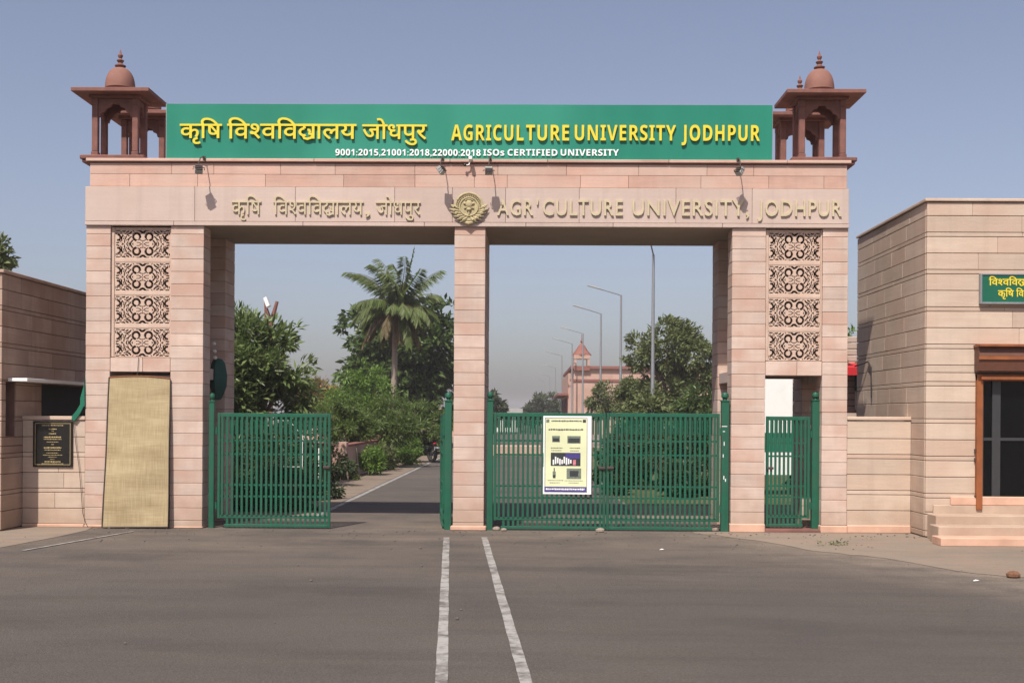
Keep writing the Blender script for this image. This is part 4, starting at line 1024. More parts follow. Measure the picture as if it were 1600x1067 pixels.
# green flag cloth hanging off the tower and its cable
b = MB(); yf = FY - .02
P_ = [(132.5,588),(131,600),(128.5,612),(126,622),(125,632),(119.5,641),(113,650),(112.5,655),(117,658),(121,653),(126,645),(130,636),(132.5,634)]
front = [at(p[0], p[1], yf - .012*math.sin(p[1]*.18)) for p in P_]
b.prism([(x, z) for x, z in front], 'y', yf - .01, yf + .012)
o = b.build('hanging_cloth', M['cloth_green'], bevel=.004); tag(o, 'green cloth tied and hanging over the plaque wall coping', 'cloth')
c_ = [(*at(px, py, FY - .012),) for px, py in ((115,656),(118,690),(123.5,730),(127,770),(129,800),(133,815),(139,826))]
o = MB().tube([(x, FY - .012, z) for x, z in c_], .004, 5).build('wire', M['cable']); tag(o, 'thin dark wire trailing down the plaque wall from the green cloth', 'wire')
# tarpaulin bundle and lamps inside the left opening
bx, bz = gx(341, 17.2, 590), gz(592, 17.2, 341)
b = MB(); b.lathe([(0,.30),(.06,.29),(.10,.22),(.125,.05),(.12,-.10),(.085,-.22),(.05,-.30),(0,-.31)], 0, 0, 0, 16, lambda a: 1 + .12*math.sin(3*a+.6) + .06*math.sin(7*a))
o = b.build('tarpaulin_bundle', M['dark_cloth'], smooth=True, loc=(bx, 17.15, bz)); tag(o, 'dark green tarpaulin bundle hung inside the opening by the half shut gate', 'tarpaulin')
for k, (py, nm) in enumerate(((537, 'topmost'), (549, 'middle'), (559, 'lowest'))):
    x, z = at(334 + k, py, 17.0); t = thing('wall_lamp', f'small white lamp above the green tarpaulin, {nm} of three', 'lamp', (x, 17.0, z), 'small white lamps above the tarpaulin')
    MB().ball((0, 0, 0), (.035, .04, .028), 10).build('globe', M['white_wall'], t, smooth=True, loc=(0,0,0)); MB().tube([(0,.03,.0),(-.05,.10,.02)], .008, 6).build('bracket', M['dark_metal'], t, loc=(0,0,0))
# small stones and litter by the gates
for k, (px, py, r, lab) in enumerate(((776, 829, .045, 'rubble stone at the foot of the middle pillar by the poster gate'), (787, 830, .035, 'smaller rubble chip beside the pillar foot and poster gate'), (938, 832, .05, 'pale stone wedging the closed gate leaves where they meet'),
        (1583, 903, .055, 'brown clod lying on the pavement before the gate house steps'), (1117, 830, .05, 'rubble stone under the hinge of the leaf by the marked post'), (1284, 826, .04, 'rubble chip at the foot of the wicket post'))):
    X_, Y_ = ground(px, py); b = MB(); b.ball((0, 0, 0), (r*1.3, r, r*.8), 10)
    b.v = [(x*(1+.3*noise.noise((x*30, y*30, z*30+k*7))), y*(1+.3*noise.noise((x*30+5, y*30, z*30+k*7))), z) for x, y, z in b.v]
    o = b.build('stone', M['rock'] if k != 3 else M['clod'], loc=(X_, Y_, r*.6)); tag(o, lab, 'stone')
for k, (px, py, lab) in enumerate(((1034, 860, 'white paper scrap on the asphalt before the closed gate'), (1525, 909, 'tiny white scrap on the pavement near the brown clod'))):
    X_, Y_ = ground(px, py); b = MB(); b.add([(-.028,-.012,.012),(.028,-.018,.018),(.034,.018,.012),(.0,.012,.024),(-.025,.016,.012)], [(0,1,3),(1,2,3),(0,3,4)])
    o = b.build('paper_scrap', M['white_paint'], loc=(X_, Y_, .0)); tag(o, lab, 'litter')

# pebbles and grit swept to the edges, far too many to count
rg_ = np.random.default_rng(8); b = MB()
for k in range(330):
    if k < 260: X_ = rg_.uniform(-6, 6.5); Y_ = 16.3 - abs(rg_.normal())*.45 if X_ > 4.4 or X_ < -6 or rg_.random() < .5 else 16.3 - rg_.random()*2.2
    else: X_, Y_ = rg_.uniform(-7, 7), rg_.uniform(6.5, 16)
    if XM[0]-.1 < X_ < XM[1]+.1 and Y_ > 16.3: continue
    r = .005 + .009*rg_.random()**2; b.ball((X_, Y_, .010 + r*.4), (r*rg_.uniform(1, 1.8), r, r*.7), 6)
o = b.build('gravel', M['grit']); o['kind'] = 'stuff'; o['label'] = 'loose grit and small pebbles strewn over the forecourt'

# ================================================================ vegetation
def leaf_mesh(name, pos, axis, nrm, L, W, m, parent, fold=.25):
    """n leaves, each a folded diamond of two triangles pairs; pos/axis/nrm are (n,3) arrays"""
    n = len(pos); side = np.cross(axis, nrm); side /= np.linalg.norm(side, axis=1, keepdims=True) + 1e-9
    Lc = L[:, None] if isinstance(L, np.ndarray) else L; Wc = W[:, None] if isinstance(W, np.ndarray) else W
    up = np.cross(side, axis)
    p0 = pos; p1 = pos + axis*Lc*.48 + side*Wc*.5 + up*Wc*fold; p2 = pos + axis*Lc; p3 = pos + axis*Lc*.48 - side*Wc*.5 + up*Wc*fold
    v = np.stack([p0, p1, p2, p3], 1).reshape(-1, 3).astype(np.float32)
    me = bpy.data.meshes.new(name)
    me.vertices.add(4*n); me.vertices.foreach_set('co', v.ravel())
    i0 = np.arange(n)*4
    tri = np.stack([i0, i0+1, i0+2, i0, i0+2, i0+3], 1).reshape(-1)
    me.loops.add(6*n); me.loops.foreach_set('vertex_index', tri.astype(np.int32))
    me.polygons.add(2*n); me.polygons.foreach_set('loop_start', np.arange(2*n, dtype=np.int32)*3)
    me.materials.append(m); me.update(); me.validate()
    o = bpy.data.objects.new(name, me); COL.objects.link(o); put(o, parent)
    return o
def unit(a): return a/(np.linalg.norm(a, axis=1, keepdims=True) + 1e-9)
def crown_points(blobs, n, seed, clusters=60, spread=.28, shell=.55):
    """leaf positions in clumps spread through the blobs' volume, with outward directions"""
    rg = np.random.default_rng(seed)
    B = np.array(blobs, float); vol = (B[:,3]*B[:,4]*B[:,5])**(2/3); pick = rg.choice(len(B), clusters, p=vol/vol.sum())
    d = unit(rg.normal(size=(clusters, 3))); r = shell + (1-shell)*rg.random(clusters)**.6
    cc = B[pick,:3] + d*B[pick,3:]*r[:,None]
    size = spread*B[pick,3:].mean(1)*(.6+.8*rg.random(clusters))
    k = rg.choice(clusters, n, p=size**1.5/np.sum(size**1.5))
    dd = unit(rg.normal(size=(n, 3))); rr_ = rg.random(n)**.5
    pos = cc[k] + dd*(size[k]*rr_)[:,None]*np.array([1,1,.8])
    out = unit(dd*.8 + d[k]*.9)
    return pos, out, rg, cc
def tree(name, label, cat, base, blobs, n, L, W, lm, seed, clusters=60, spread=.28, shell=.5, trunk_r=.12, droop=.2, up=.35, group=None, limbs=9, bark='bark', lean=(0,0), jitter=.8):
    """tapered trunk with limbs into the crown's clumps, and a crown of separate leaves"""
    t = thing(name, label, cat, base, group)
    pos, out, rg, cc = crown_points(blobs, n, seed, clusters, spread, shell)
    ax = unit(out + rg.normal(size=pos.shape)*jitter*.6 + np.array([0,0,-droop])); nr = unit(rg.normal(size=pos.shape)*.6 + np.array([0,0,up+.4]) + out*.4)
    Ls = L*(.65 + .7*rg.random(n)); Ws = W*(.7 + .6*rg.random(n))
    if trunk_r:
        b = MB(); B = np.array(blobs); top = B[:,:3].mean(0); zf = max(base[2] + .2, B[:,2].min() - B[:,5].max()*.5)
        fork = Vector((base[0]*.6 + top[0]*.4, base[1]*.6 + top[1]*.4, zf))
        b.tube([Vector(base), Vector(base)*.5 + fork*.5 + Vector((.08*trunk_r*5, 0, 0)), fork], [trunk_r*1.25, trunk_r*.9, trunk_r*.75], 8)
        sel = rg.choice(len(cc), min(limbs, len(cc)), replace=False)
        for i in sel:
            e = Vector(cc[i]); mid = fork.lerp(e, .5) + Vector((0, 0, .12*(e - fork).length))
            b.tube([fork, mid, e], [trunk_r*.55, trunk_r*.32, trunk_r*.08], 6)
        b.build('trunk', M[bark], t, smooth=True)
    leaf_mesh('crown', pos, ax, nr, Ls, Ws, M[lm], t)
    return t
def bl(px, py, rpx, Y, k=1.0, kz=1.0, dy=0.):
    """a crown blob measured in the photo: centre px,py, radius in px, standing at depth Y"""
    x, z = at(px, py, Y); r = rpx*Y/F_PX
    return (x, Y + dy, z, r*k, r*k, r*kz)
def base_at(px, Y): return (gx(px, Y), Y, 0)

# the leafy tree beside the left opening
Y = 27.0
tree('plumeria_tree', 'bushy tree with long glossy leaves rising behind the half shut gate leaf', 'tree', base_at(395, Y),
     [bl(400,560,62,Y), bl(352,560,70,Y), bl(385,530,42,Y), bl(445,575,40,Y), bl(440,520,28,Y), bl(398,528,28,Y), bl(330,620,90,Y), bl(460,615,34,Y,1,.8), bl(400,640,60,Y), bl(478,622,16,Y)],
     17000, .22, .07, 'leaf_plumeria', 1, 220, .34, .55, .13, droop=-.1, up=.6)
# dark shrubs under it, seen through the bars
Y = 25.5
for k, (px, py, r, yy, lab) in enumerate(((365, 690, 46, 25.0, 'dark shrub behind the hinge end of the half shut leaf'), (430, 700, 50, 25.6, 'dark shrub behind the middle of the half shut leaf'), (487, 690, 38, 26.4, 'dark shrub behind the free end of the half shut leaf'), (395, 750, 42, 24.4, 'low dark shrub at ground level behind the half shut leaf'))):
    tree('garden_shrub', lab, 'shrub', base_at(px, yy), [bl(px, py, r, yy, 1.1, 1.0), bl(px + 8, py + 38, r, yy, 1.2, .8), bl(px - 20, py + 15, r*.8, yy)], 2600, .12, .05, 'leaf_shrub', 20 + k, 70, .34, .5, .04, group='garden shrubs beyond the gates', limbs=6)
for k, (px, yy, lab) in enumerate(((362, 21.6, 'clipped low hedge bush at the hinge end, just behind the half shut leaf'), (398, 21.9, 'second low hedge bush behind the half shut leaf'), (434, 21.7, 'third low hedge bush behind the half shut leaf'), (468, 22.0, 'fourth low hedge bush behind the half shut leaf'), (498, 22.4, 'low hedge bush nearest the free end of the half shut leaf'), (352, 19.5, 'front row hedge bush beside the hinge post of the half shut leaf'), (392, 19.6, 'front row hedge bush between the hinge end and middle of the half shut leaf'), (432, 19.5, 'front row hedge bush at the middle of the half shut leaf'), (466, 19.7, 'front row hedge bush toward the free end of the half shut leaf'))):
    tree('hedge_bush', lab, 'bush', base_at(px, yy), ([bl(px, 752, 22, yy, 1.2, 1.0), bl(px+8, 768, 22, yy, 1.3, .8), bl(px-6, 735, 14, yy)] if yy > 20 else [bl(px, 780, 22, yy, 1.1, 1.0), bl(px+6, 794, 18, yy, 1.3, .7)]), 1500, .085, .04, 'leaf_shrub', 120 + k, 50, .36, .4, .02, group='low hedge bushes behind the half shut leaf', limbs=5)
# big dark tree behind the palm
Y = 62.0
tree('mango_tree', 'large dark broad leaved tree standing behind the coconut palm', 'tree', base_at(650, Y),
     [bl(630,560,78,Y), bl(578,530,48,Y), bl(688,548,56,Y), bl(612,610,66,Y), bl(684,615,54,Y), bl(552,580,28,Y), bl(645,505,42,Y), bl(715,560,32,Y), bl(558,505,26,Y), bl(690,500,32,Y)],
     13000, .42, .20, 'leaf_dark', 2, 210, .26, .6, .35, droop=.45, up=.2)
# bright tree in front of it
Y = 46.0
tree('neem_tree', 'bright green fine leaved tree in front of the dark tree', 'tree', base_at(560, Y),
     [bl(560,600,34,Y), bl(540,612,30,Y), bl(585,615,34,Y), bl(555,650,46,Y,1.2), bl(600,640,34,Y), bl(520,630,28,Y), bl(500,625,16,Y)], 8500, .17, .055, 'leaf_bright', 3, 130, .30, .5, .12, droop=.25)
# feathery trees along the compound wall
for k, (px, py, r, yy, lab) in enumerate(((540, 672, 34, 33., 'feathery olive tree over the near end of the pink compound wall'), (605, 672, 40, 36., 'feathery olive tree leaning over the dusty verge'), (660, 668, 36, 40., 'wide layered feathery tree nearest the motorcycle'))):
    tree('acacia_tree', lab, 'tree', base_at(px + (6, 6, -30)[k], yy), [bl(px, py, r, yy, 1.15, .62), bl(px - 22, py - 22, r*.8, yy, 1.1, .6), bl(px + 25, py - 10, r*.8, yy, 1.2, .5), bl(px + 5, py - 38, r*.6, yy, 1.1, .6)],
         7000, .15, .030, 'leaf_feather', 30 + k, 90, .27, .3, .06, droop=.35, group='feathery trees along the compound wall', limbs=12)
for k, (px, py, r, yy, lm, lab) in enumerate(((578, 712, 20, 31.5, 'leaf_bright', 'light green bush against the compound wall on the dusty verge'), (600, 708, 16, 34.5, 'leaf_mid', 'upright bush at the trunk of the leaning feathery tree'), (640, 700, 18, 38., 'leaf_bright', 'yellow green bush farther along the verge'), (690, 690, 16, 52., 'leaf_bright', 'sunlit yellow green bush past the motorcycle'),(622, 690, 20, 40., 'leaf_shrub', 'dark bush between the verge bushes'), (655, 690, 16, 47., 'leaf_shrub', 'dark bush just behind the motorcycle'), (545, 735, 10, 29.0, 'leaf_mid', 'small weed clump at the wall end by the wooden stakes'))):
    tree('verge_bush', lab, 'bush', base_at(px, yy), [bl(px, py, r, yy, 1, 1.1), bl(px+4, py+14, r*.9, yy, 1.1, .8)], 1500, .11, .035, lm, 40 + k, 40, .4, .3, .02, group='bushes on the dusty verge', limbs=5)
for k, (px, pt_, pb) in enumerate(((538, 697, 752), (556, 700, 735))):
    yy = 28.6 + k*2; x, z = at(px, pt_, yy); o = MB().tube([(x+.10, yy, 0), (x, yy, z)], .022, 6).build('wooden_stake', M['palm_bark'], smooth=True)
    tag(o, ('wooden stake standing before the wall end by the half shut leaf', 'second wooden stake farther up the verge beside the light bush')[k], 'stake', 'wooden stakes on the verge')
Y = 52.
tree('dry_shrub', 'dry yellow brown shrub below the far orange roof', 'shrub', base_at(505, Y), [bl(500,622,26,Y), bl(520,630,20,Y), bl(492,610,12,Y)], 2600, .26, .05, 'leaf_dry', 60, 50, .4, .3, .06)
# right side
Y = 50.
tree('neem_tree', 'rounded green tree behind the near street lamp', 'tree', base_at(1050, Y),
     [bl(1048,552,52,Y), bl(1012,552,36,Y), bl(1080,562,46,Y), bl(1045,528,32,Y), bl(1075,540,34,Y), bl(1098,615,46,Y), bl(1045,620,46,Y), bl(996,560,22,Y), bl(1112,585,32,Y)], 14000, .20, .085, 'leaf_mid', 4, 190, .28, .6, .22, droop=.2, up=.5)
for k, (px, py, r, yy, n, lm, lab) in enumerate(((992, 622, 28, 54., 3800, 'leaf_mid', 'lower tree between the second and third street lamps'), (948, 622, 24, 66., 2600, 'leaf_mid', 'small tree before the far pink building at the third lamp'), (1100, 645, 40, 42., 3600, 'leaf_dark', 'dark low tree at the foot of the rounded green tree'), (1010, 650, 34, 40., 3200, 'leaf_mid', 'low tree below the near street lamp'))):
    tree('roadside_tree', lab, 'tree', base_at(px, yy), [bl(px, py, r, yy), bl(px - r*.5, py + r*.5, r*.8, yy), bl(px + r*.6, py + r*.4, r*.8, yy)], n, .22, .09, lm, 70 + k, 70, .32, .5, .1, droop=.35, group='trees along the lamp side of the road')
for k, (px, py, r, yy, lab) in enumerate(((850, 634, 20, 150., 'far grey green tree between the gate and the pink building'), (873, 640, 13, 155., 'far tree touching the pink building'), (832, 645, 12, 150., 'low far tree at the open end of the road'), (766, 632, 18, 100., 'far tree showing beside the middle pillar over the poster leaf'), (695, 660, 22, 110., 'far pale tree seen past the edge on gate leaf'))):
    tree('far_tree', lab, 'tree', base_at(px, yy), [bl(px, py, r, yy), bl(px - r*.4, py + r*.5, r*.8, yy), bl(px + r*.5, py + r*.5, r*.7, yy)], 1500, .55, .28, 'leaf_far', 80 + k, 50, .36, .4, .3, group='far trees at the end of the road')
for k, (px, py, r, yy, lab) in enumerate(((975, 700, 34, 27., 'garden shrub behind the seam of the closed leaves'), (1030, 690, 40, 28.5, 'garden shrub behind the middle of the closed leaf'), (1085, 690, 40, 26., 'garden shrub behind the end of the closed leaf by the marked post'), (1110, 745, 30, 24., 'low garden shrub near the marked post'), (1000, 735, 16, 26., 'small garden shrub on the dry lawn'), (958, 735, 18, 24., 'garden shrub at the lane side just behind the seam of the leaves'), (1060, 742, 20, 23.6, 'garden shrub low behind the middle of the closed leaf'))):
    tree('garden_shrub', lab, 'shrub', base_at(px, yy), [bl(px, py, r, yy), bl(px + 6, py + 24, r*.9, yy, 1.1, .9), bl(px - 16, py + 8, r*.7, yy)], 2000, .12, .05, 'leaf_shrub', 90 + k, 60, .34, .45, .04, group='garden shrubs beyond the gates', limbs=6)
Y = 30.
tree('garden_tree', 'light leafy tree top showing over the guard house roof', 'tree', base_at(-20, Y), [bl(8,402,20,Y), bl(-25,410,40,Y), bl(26,412,12,Y), bl(-60,430,50,Y)], 2600, .18, .09, 'leaf_mid', 100, 50, .34, .4, .14, droop=.2)
Y = 24.
tree('garden_shrub', 'small leafy shrub in the gap beside the gate house flank', 'shrub', base_at(1328, Y), [bl(1331,522,9,Y), bl(1322,535,14,Y), bl(1312,540,20,Y)], 500, .14, .06, 'leaf_bright', 101, 16, .4, .3, .03, group='garden shrubs beyond the gates', limbs=5)
tree('garden_tree', 'dark leafed tree shading the wicket passage', 'tree', base_at(1262, 26.), [bl(1262,620,34,26.), bl(1275,680,36,26.), bl(1262,740,30,26.)], 2600, .13, .06, 'leaf_shrub', 102, 60, .4, .3, .05, limbs=6)

tree('weed_clump', 'small dark weed clump growing from the pavement before the wicket wall', 'weed', (*ground(1300, 853), .01), [(*ground(1296, 853), .015, .22, .10, .02), (*ground(1310, 852), .02, .12, .06, .03)], 130, .035, .014, 'leaf_feather', 140, 16, .5, .2, 0, limbs=0)

# ---- coconut palm
def palm(px, Y, label):
    bx, by, _ = base_at(px, Y); t = thing('coconut_palm', label, 'palm', (bx, by, 0))
    rg = random.Random(5); s = Y/F_PX
    top = Vector((*[at(621, 488, Y)[0]], Y, at(621, 488, Y)[1])); foot = Vector((gx(605, Y), Y, 0))
    pts = [foot.lerp(top, i/14) + Vector((.10*math.sin(i*.30), 0, 0)) for i in range(15)]
    MB().tube(pts, [.165 - .055*i/14 + .007*(i % 2) + (.07 if i == 0 else 0) for i in range(15)], 10).build('trunk', M['palm_bark'], t, smooth=True)
    green = []; brown = []; ribs = MB()
    def frond(az, el, Ln, curl, wind, store, leaf_l):
        p = Vector(top) + Vector((0, 0, .25)); d = Vector((math.cos(az)*math.cos(el), math.sin(az)*math.cos(el), math.sin(el))); n = 22; spine = [p.copy()]
        for i in range(n):
            d = (d + Vector((wind*.018*i/n*3, 0, -curl*(.35 + i/n*1.3)/n))).normalized(); p = p + d*(Ln/n); spine.append(p.copy())
        ribs.tube([q for q in spine[::3]] , [.035*(1-.85*i/7) for i in range(len(spine[::3]))], 5)
        for i in range(3, n+1):
            q = spine[i]; tg = (spine[i] - spine[i-1]).normalized(); sd = tg.cross(Vector((0,0,1)))
            sd = sd.normalized() if sd.length > .05 else Vector((1,0,0)); f = i/n
            ll = leaf_l*1.2*(1 - abs(f-.45)**1.6*1.1)
            if rg.random() < .07: continue
            for sgn in (-1, 1):
                for h in (0, .25, .5, .75):
                    dr = (sd*sgn*.62 + tg*(.55 + .4*f) + Vector((wind*.35, 0, -.75 - .5*rg.random()))).normalized()
                    store.append((q - tg*(Ln/n*h), dr, ll*rg.uniform(.8, 1.1), rg.uniform(.9, 1.2)))
    k = Y/55.
    for i in range(11):
        frond(R(i*33 + rg.uniform(-12, 12)), R(rg.uniform(48, 84)), k*rg.uniform(2.3, 3.0), rg.uniform(.6, 1.1), -.6, green, .62*k)
    for i in range(15):
        frond(R(i*24 + rg.uniform(-10, 10)), R(rg.uniform(8, 36)), k*rg.uniform(1.9, 2.6), rg.uniform(1.0, 1.8), -.3, green, .66*k)
    for i in range(18):
        frond(R(i*20 + rg.uniform(-10, 10)), R(rg.uniform(-38, 8)), k*rg.uniform(1.7, 2.5), rg.uniform(1.3, 1.9), -.1, brown if i % 3 else green, .62*k)
    for st, nm, mm in ((green, 'fronds', 'frond'), (brown, 'dry_fronds', 'frond_dry')):
        P = np.array([tuple(a[0]) for a in st]); A = np.array([tuple(a[1]) for a in st]); Ll = np.array([a[2] for a in st]); W_ = np.array([a[3]*.052*k for a in st])
        rn = np.random.default_rng(3); N = unit(np.stack([rn.normal(size=len(P))*.5, -np.ones(len(P))*.8, rn.normal(size=len(P))*.4+.6], 1))
        leaf_mesh(nm, P, A, N, Ll, W_, M[mm], t, .1)
    ribs.build('frond_ribs', M['frond_dry'], t, smooth=True)
    b = MB()
    for i in range(7): a = i*.9; b.ball((top.x + .22*math.cos(a), top.y + .22*math.sin(a), top.z + .05 - .06*(i % 2)), (.11, .11, .14), 8)
    b.build('coconut', M['leaf_dry'], t, smooth=True)
palm(606, 55.0, 'coconut palm with ragged windblown crown and pale leaning trunk')

# ================================================================ things beyond the gates
# compound wall along the verge
cw = thing('compound_wall', 'pink plastered compound wall with red coping along the dusty verge', 'wall', (-4.6, 30, 0)); cw['kind'] = 'thing'
WX = -4.55
b = MB(); y = 29.0
MB().box(-16, WX, 29.0, 29.22, 0, .84).build('wall', M['plaster_pink'], cw); 
MB().box(WX - .2, WX, 29.222, 62, 0, .80).build('wall', M['plaster_pink'], cw)
MB().box(-16, WX + .04, 28.96, 29.26, .842, .90).build('coping', M['roof_red'], cw)
MB().box(WX - .24, WX + .04, 29.262, 62, .802, .86).build('coping', M['roof_red'], cw)
for i, yy in enumerate((29.1, 36, 43, 50, 57)):
    MB().box(WX - .27, WX + .08, yy - .17, yy + .17, 0, 1.0 if i else .93).build('pier', M['plaster_pink'], cw, bevel=.01)
# street lamps
def lamp_proto():
    t = thing('street_lamp', '', 'street lamp', (0,0,0), 'street lamps along the road')
    MB().tube([(0,0,0),(0,0,.9),(0,0,8.0)], [.095,.088,.05], 10).build('pole', M['steel'], t, smooth=True, loc=(0,0,0))
    MB().box(-.16,.16,-.16,.16,.0,.05).build('base_plate', M['steel'], t, loc=(0,0,0))
    MB().tube([(0,0,7.85),(-.06,0,8.0),(-1.15,0,8.32)], .028, 6).build('arm', M['steel'], t, smooth=True, loc=(0,0,0))
    hd = MB().prism([(-1.78, 8.475), (-1.12, 8.285), (-1.10, 8.345), (-1.30, 8.42), (-1.74, 8.52)], 'y', -.11, .11).build('lamp_head', M['grey_paint'], t, bevel=.01, loc=(0,0,0))
    return t
proto = lamp_proto()
spots = [(1021, 398, 'near'), (970.5, 461, ''), (939, 490, ''), (911, 521, ''), (894, 537, ''), (878, 556, ''), (868, 575, ''), (859, 588, ''), (850, 596, '')]
labs = ['tallest street lamp in view, its head cut by the beam', 'street lamp second from the near one, before the low trees', 'street lamp third from the near one, over the pink building roof', 'street lamp just before the pink building tower', 'street lamp on the road side of the pink building tower', 'street lamp at the corner of the pink building', 'slim far street lamp first clear of the pink building', 'slim far street lamp over the far grey green trees', 'most distant slim street lamp at the road end']
for i, (px, py, _) in enumerate(spots):
    horizon = at(px, HOR_PX, 10)[1]
    Yl = 10*(8.0 - CAM_H)/(at(px, py, 10)[1] - CAM_H)
    o = proto if i == 0 else copy_tree(proto)
    o.location = (gx(px, Yl, py), Yl, 0); o['label'] = labs[i]; o.rotation_euler.z = R(78) if i == 0 else R(6*((i*7) % 3 - 1))
# far pink building with roof kiosk
Y = 105.
hx0, hx1 = gx(882, Y), gx(990, Y); hz = gz(572, Y, 930)
pb = thing('pink_building', 'far pink building with a red roof kiosk behind the street lamps', 'building', ((hx0+hx1)/2, Y, 0))
xw = gx(896, Y)
MB().box(xw, xw + 26, Y, Y + 22, 0, hz - .25).build('wall', M['plaster_pink'], pb)
MB().box(xw - .45, xw - .004, Y + 1.2, Y + 20, 0, hz - .6).build('bay_wall', M['plaster_pink'], pb)
MB().box(xw - .3, xw + 26.3, Y - .3, Y + 22.3, hz - .248, hz).build('parapet', M['roof_red'], pb)
MB().box(xw - .35, xw + 26, Y - .10, Y - .004, gz(596, Y, 930), gz(596, Y, 930) + .2).build('string_course', M['roof_red'], pb)
for yy in (Y + 3, Y + 8, Y + 13):
    f = MB().box(xw - .60, xw - .454, yy, yy + 1.6, 1.6, 3.3).build('window', M['roof_red'], pb); MB().box(xw - .62, xw - .602, yy + .15, yy + 1.45, 1.75, 3.15).build('pane', M['interior'], f, loc=(0,0,0))
MB().box(xw - 1.4, xw - .46, Y + 1, Y + 20, 3.5, 3.7).build('sunshade', M['roof_red'], pb)
for k in range(4):
    xx = xw + 4.5 + k*5; f = MB().box(xx, xx + 1.6, Y - .14, Y - .005, 1.3, 2.9).build('window', M['white_wall'], pb); MB().box(xx + .15, xx + 1.45, Y - .16, Y - .142, 1.45, 2.75).build('pane', M['interior'], f, loc=(0,0,0))
kx0, kx1 = gx(896, Y), gx(921, Y); kc = (kx0 + kx1)/2; kz0, kz1 = hz + .002, gz(553.5, Y, 908); hw = (kx1 - kx0)/2
zf = gz(579, Y, 908)
MB().box(kc - hw + .02, kc + hw, Y - .32, Y + 1.3, zf, zf + .35).build('kiosk_base', M['roof_red'], pb)
for sx in (-1, 1):
    for yy in (Y - .2, Y + 1.1): MB().box(kc + sx*(hw - .13) - .11, kc + sx*(hw - .13) + .11, yy - .1, yy + .1, zf + .352, kz1 - .1).build('kiosk_column', M['plaster_pink'], pb)
MB().box(kc - hw, kc + hw, Y - .33, Y + 1.25, kz1 - .42, kz1 - .08).build('kiosk_arch_band', M['plaster_pink'], pb)
rf = MB(); ap = gz(536, Y, 908)
prof = [(hw*1.25, 0), (hw*1.22, .08), (hw*.80, .42), (hw*.42, .85), (.10, ap - kz1 + .08), (.05, ap - kz1 + .12), (.14, ap - kz1 + .25), (.03, ap - kz1 + .45), (.02, ap - kz1 + .9), (0, ap - kz1 + .95)]
rf.lathe(prof, kc, Y + .45, kz1 - .08, 8); rf.build('kiosk_roof', M['roof_red'], pb)
# far low white building and pink kerb wall at the end of the road
Y = 118.
wb = thing('white_building', 'far low whitewashed building with grey roof at the road end', 'building', (-3, Y, 0))
xa, xb = gx(740, Y), gx(812, Y); hz = gz(642, Y, 790)
MB().box(xa, xb, Y, Y + 8, 0, hz - .2).build('wall', M['white_wall'], wb); MB().box(xa - .3, xb + .3, Y - .5, Y + 8.4, hz - .198, hz + .25).build('roof', M['grey_paint'], wb)
for k in range(4): xx = xa + .8 + k*1.15; MB().box(xx, xx + .6, Y - .05, Y - .004, .5, 1.9).build('window', M['interior'], wb)
Y = 47.
o = MB().box(gx(768, Y), gx(845, Y), Y, Y + 1.2, 0, .42).build('planter_wall', M['plaster_pink'], bevel=.02); tag(o, 'low pink planter wall across the lane behind the poster leaf', 'planter', None, 'thing')
Y = 88.
o = MB().box(gx(660, Y), gx(712, Y), Y, Y + .4, 0, 2.2).build('far_boundary_wall', M['plaster_pink'], bevel=.02); tag(o, 'far pale pink wall crossing the road end past the motorcycle', 'wall', None, 'thing')
# far orange roofed house
Y = 75.
oh = thing('orange_roof_house', 'far low house with orange tiled roof between the trees', 'house', (gx(490, Y), Y, 0))
MB().box(gx(455, Y), gx(512, Y), Y, Y + 6, 0, gz(612, Y, 490)).build('wall', M['plaster_pink'], oh)
MB().prism([(Y - .6, gz(612, Y, 490) + .01), (Y + 3, gz(600, Y, 490)), (Y + 6.6, gz(612, Y, 490) + .01)], 'x', gx(452, Y), gx(515, Y)).build('roof', mat('orange_tiles', (.45,.17,.06), .85, .2, 3), oh)
# pole with a forked head and a lamp above the leafy tree
Y = 36.; x, z = at(424, 503, Y)
fp = thing('forked_pole', 'brown forked pole with a white floodlight above the leafy tree', 'pole', (x, Y, 0))
b = MB(); b.tube([(x, Y, 0), (x, Y, z - .2), (x, Y, z)], [.07, .06, .09], 8); b.tube([(x, Y, z), *[(at(433, 471, Y)[0], Y, at(433, 471, Y)[1])]], [.075, .05], 8); b.tube([(x, Y, z), (at(416, 482, Y)[0], Y, at(416, 482, Y)[1])], .05, 8); b.tube([(at(415,504,Y)[0], Y, z-.1), (at(414.5, 471, Y)[0], Y, at(414.5, 471, Y)[1])], .035, 8)
b.build('post', M['redstone'], fp, smooth=True)
lx, lz = at(418.5, 473, Y); h = MB().prism([(-.05,-.16),(.07,-.14),(.05,.16),(-.06,.14)], 'y', -.10, .10).build('floodlight', M['white_paint'], fp, bevel=.015, loc=(0,0,0)); h.location = Vector((lx, Y - .12, lz)) - fp.location; h.rotation_euler = (0, R(-18), 0)

# white hoarding board with a green band, seen through the wicket
Y = 24.3; x0, z1 = at(1168, 588, Y); x1 = gx(1238.5, Y, 650)
hb = thing('notice_board', 'tall white board with a green band standing behind the wicket doorway', 'board', ((x0+x1)/2, Y, 0))
MB().box(x0, x1, Y, Y + .05, gz(742, Y, 1215), z1).build('board', M['white_paint'], hb, bevel=.006)
MB().box(x0 + .02, x1 - .012, Y - .006, Y + .0, gz(706, Y, 1215), gz(676, Y, 1215)).build('green_band', M['cloth_green'], hb)
for xx in (x0 + .06, x1 - .06): MB().tube([(xx, Y + .08, 0), (xx, Y + .08, z1 - .1)], .022, 8).build('leg', M['steel'], hb)
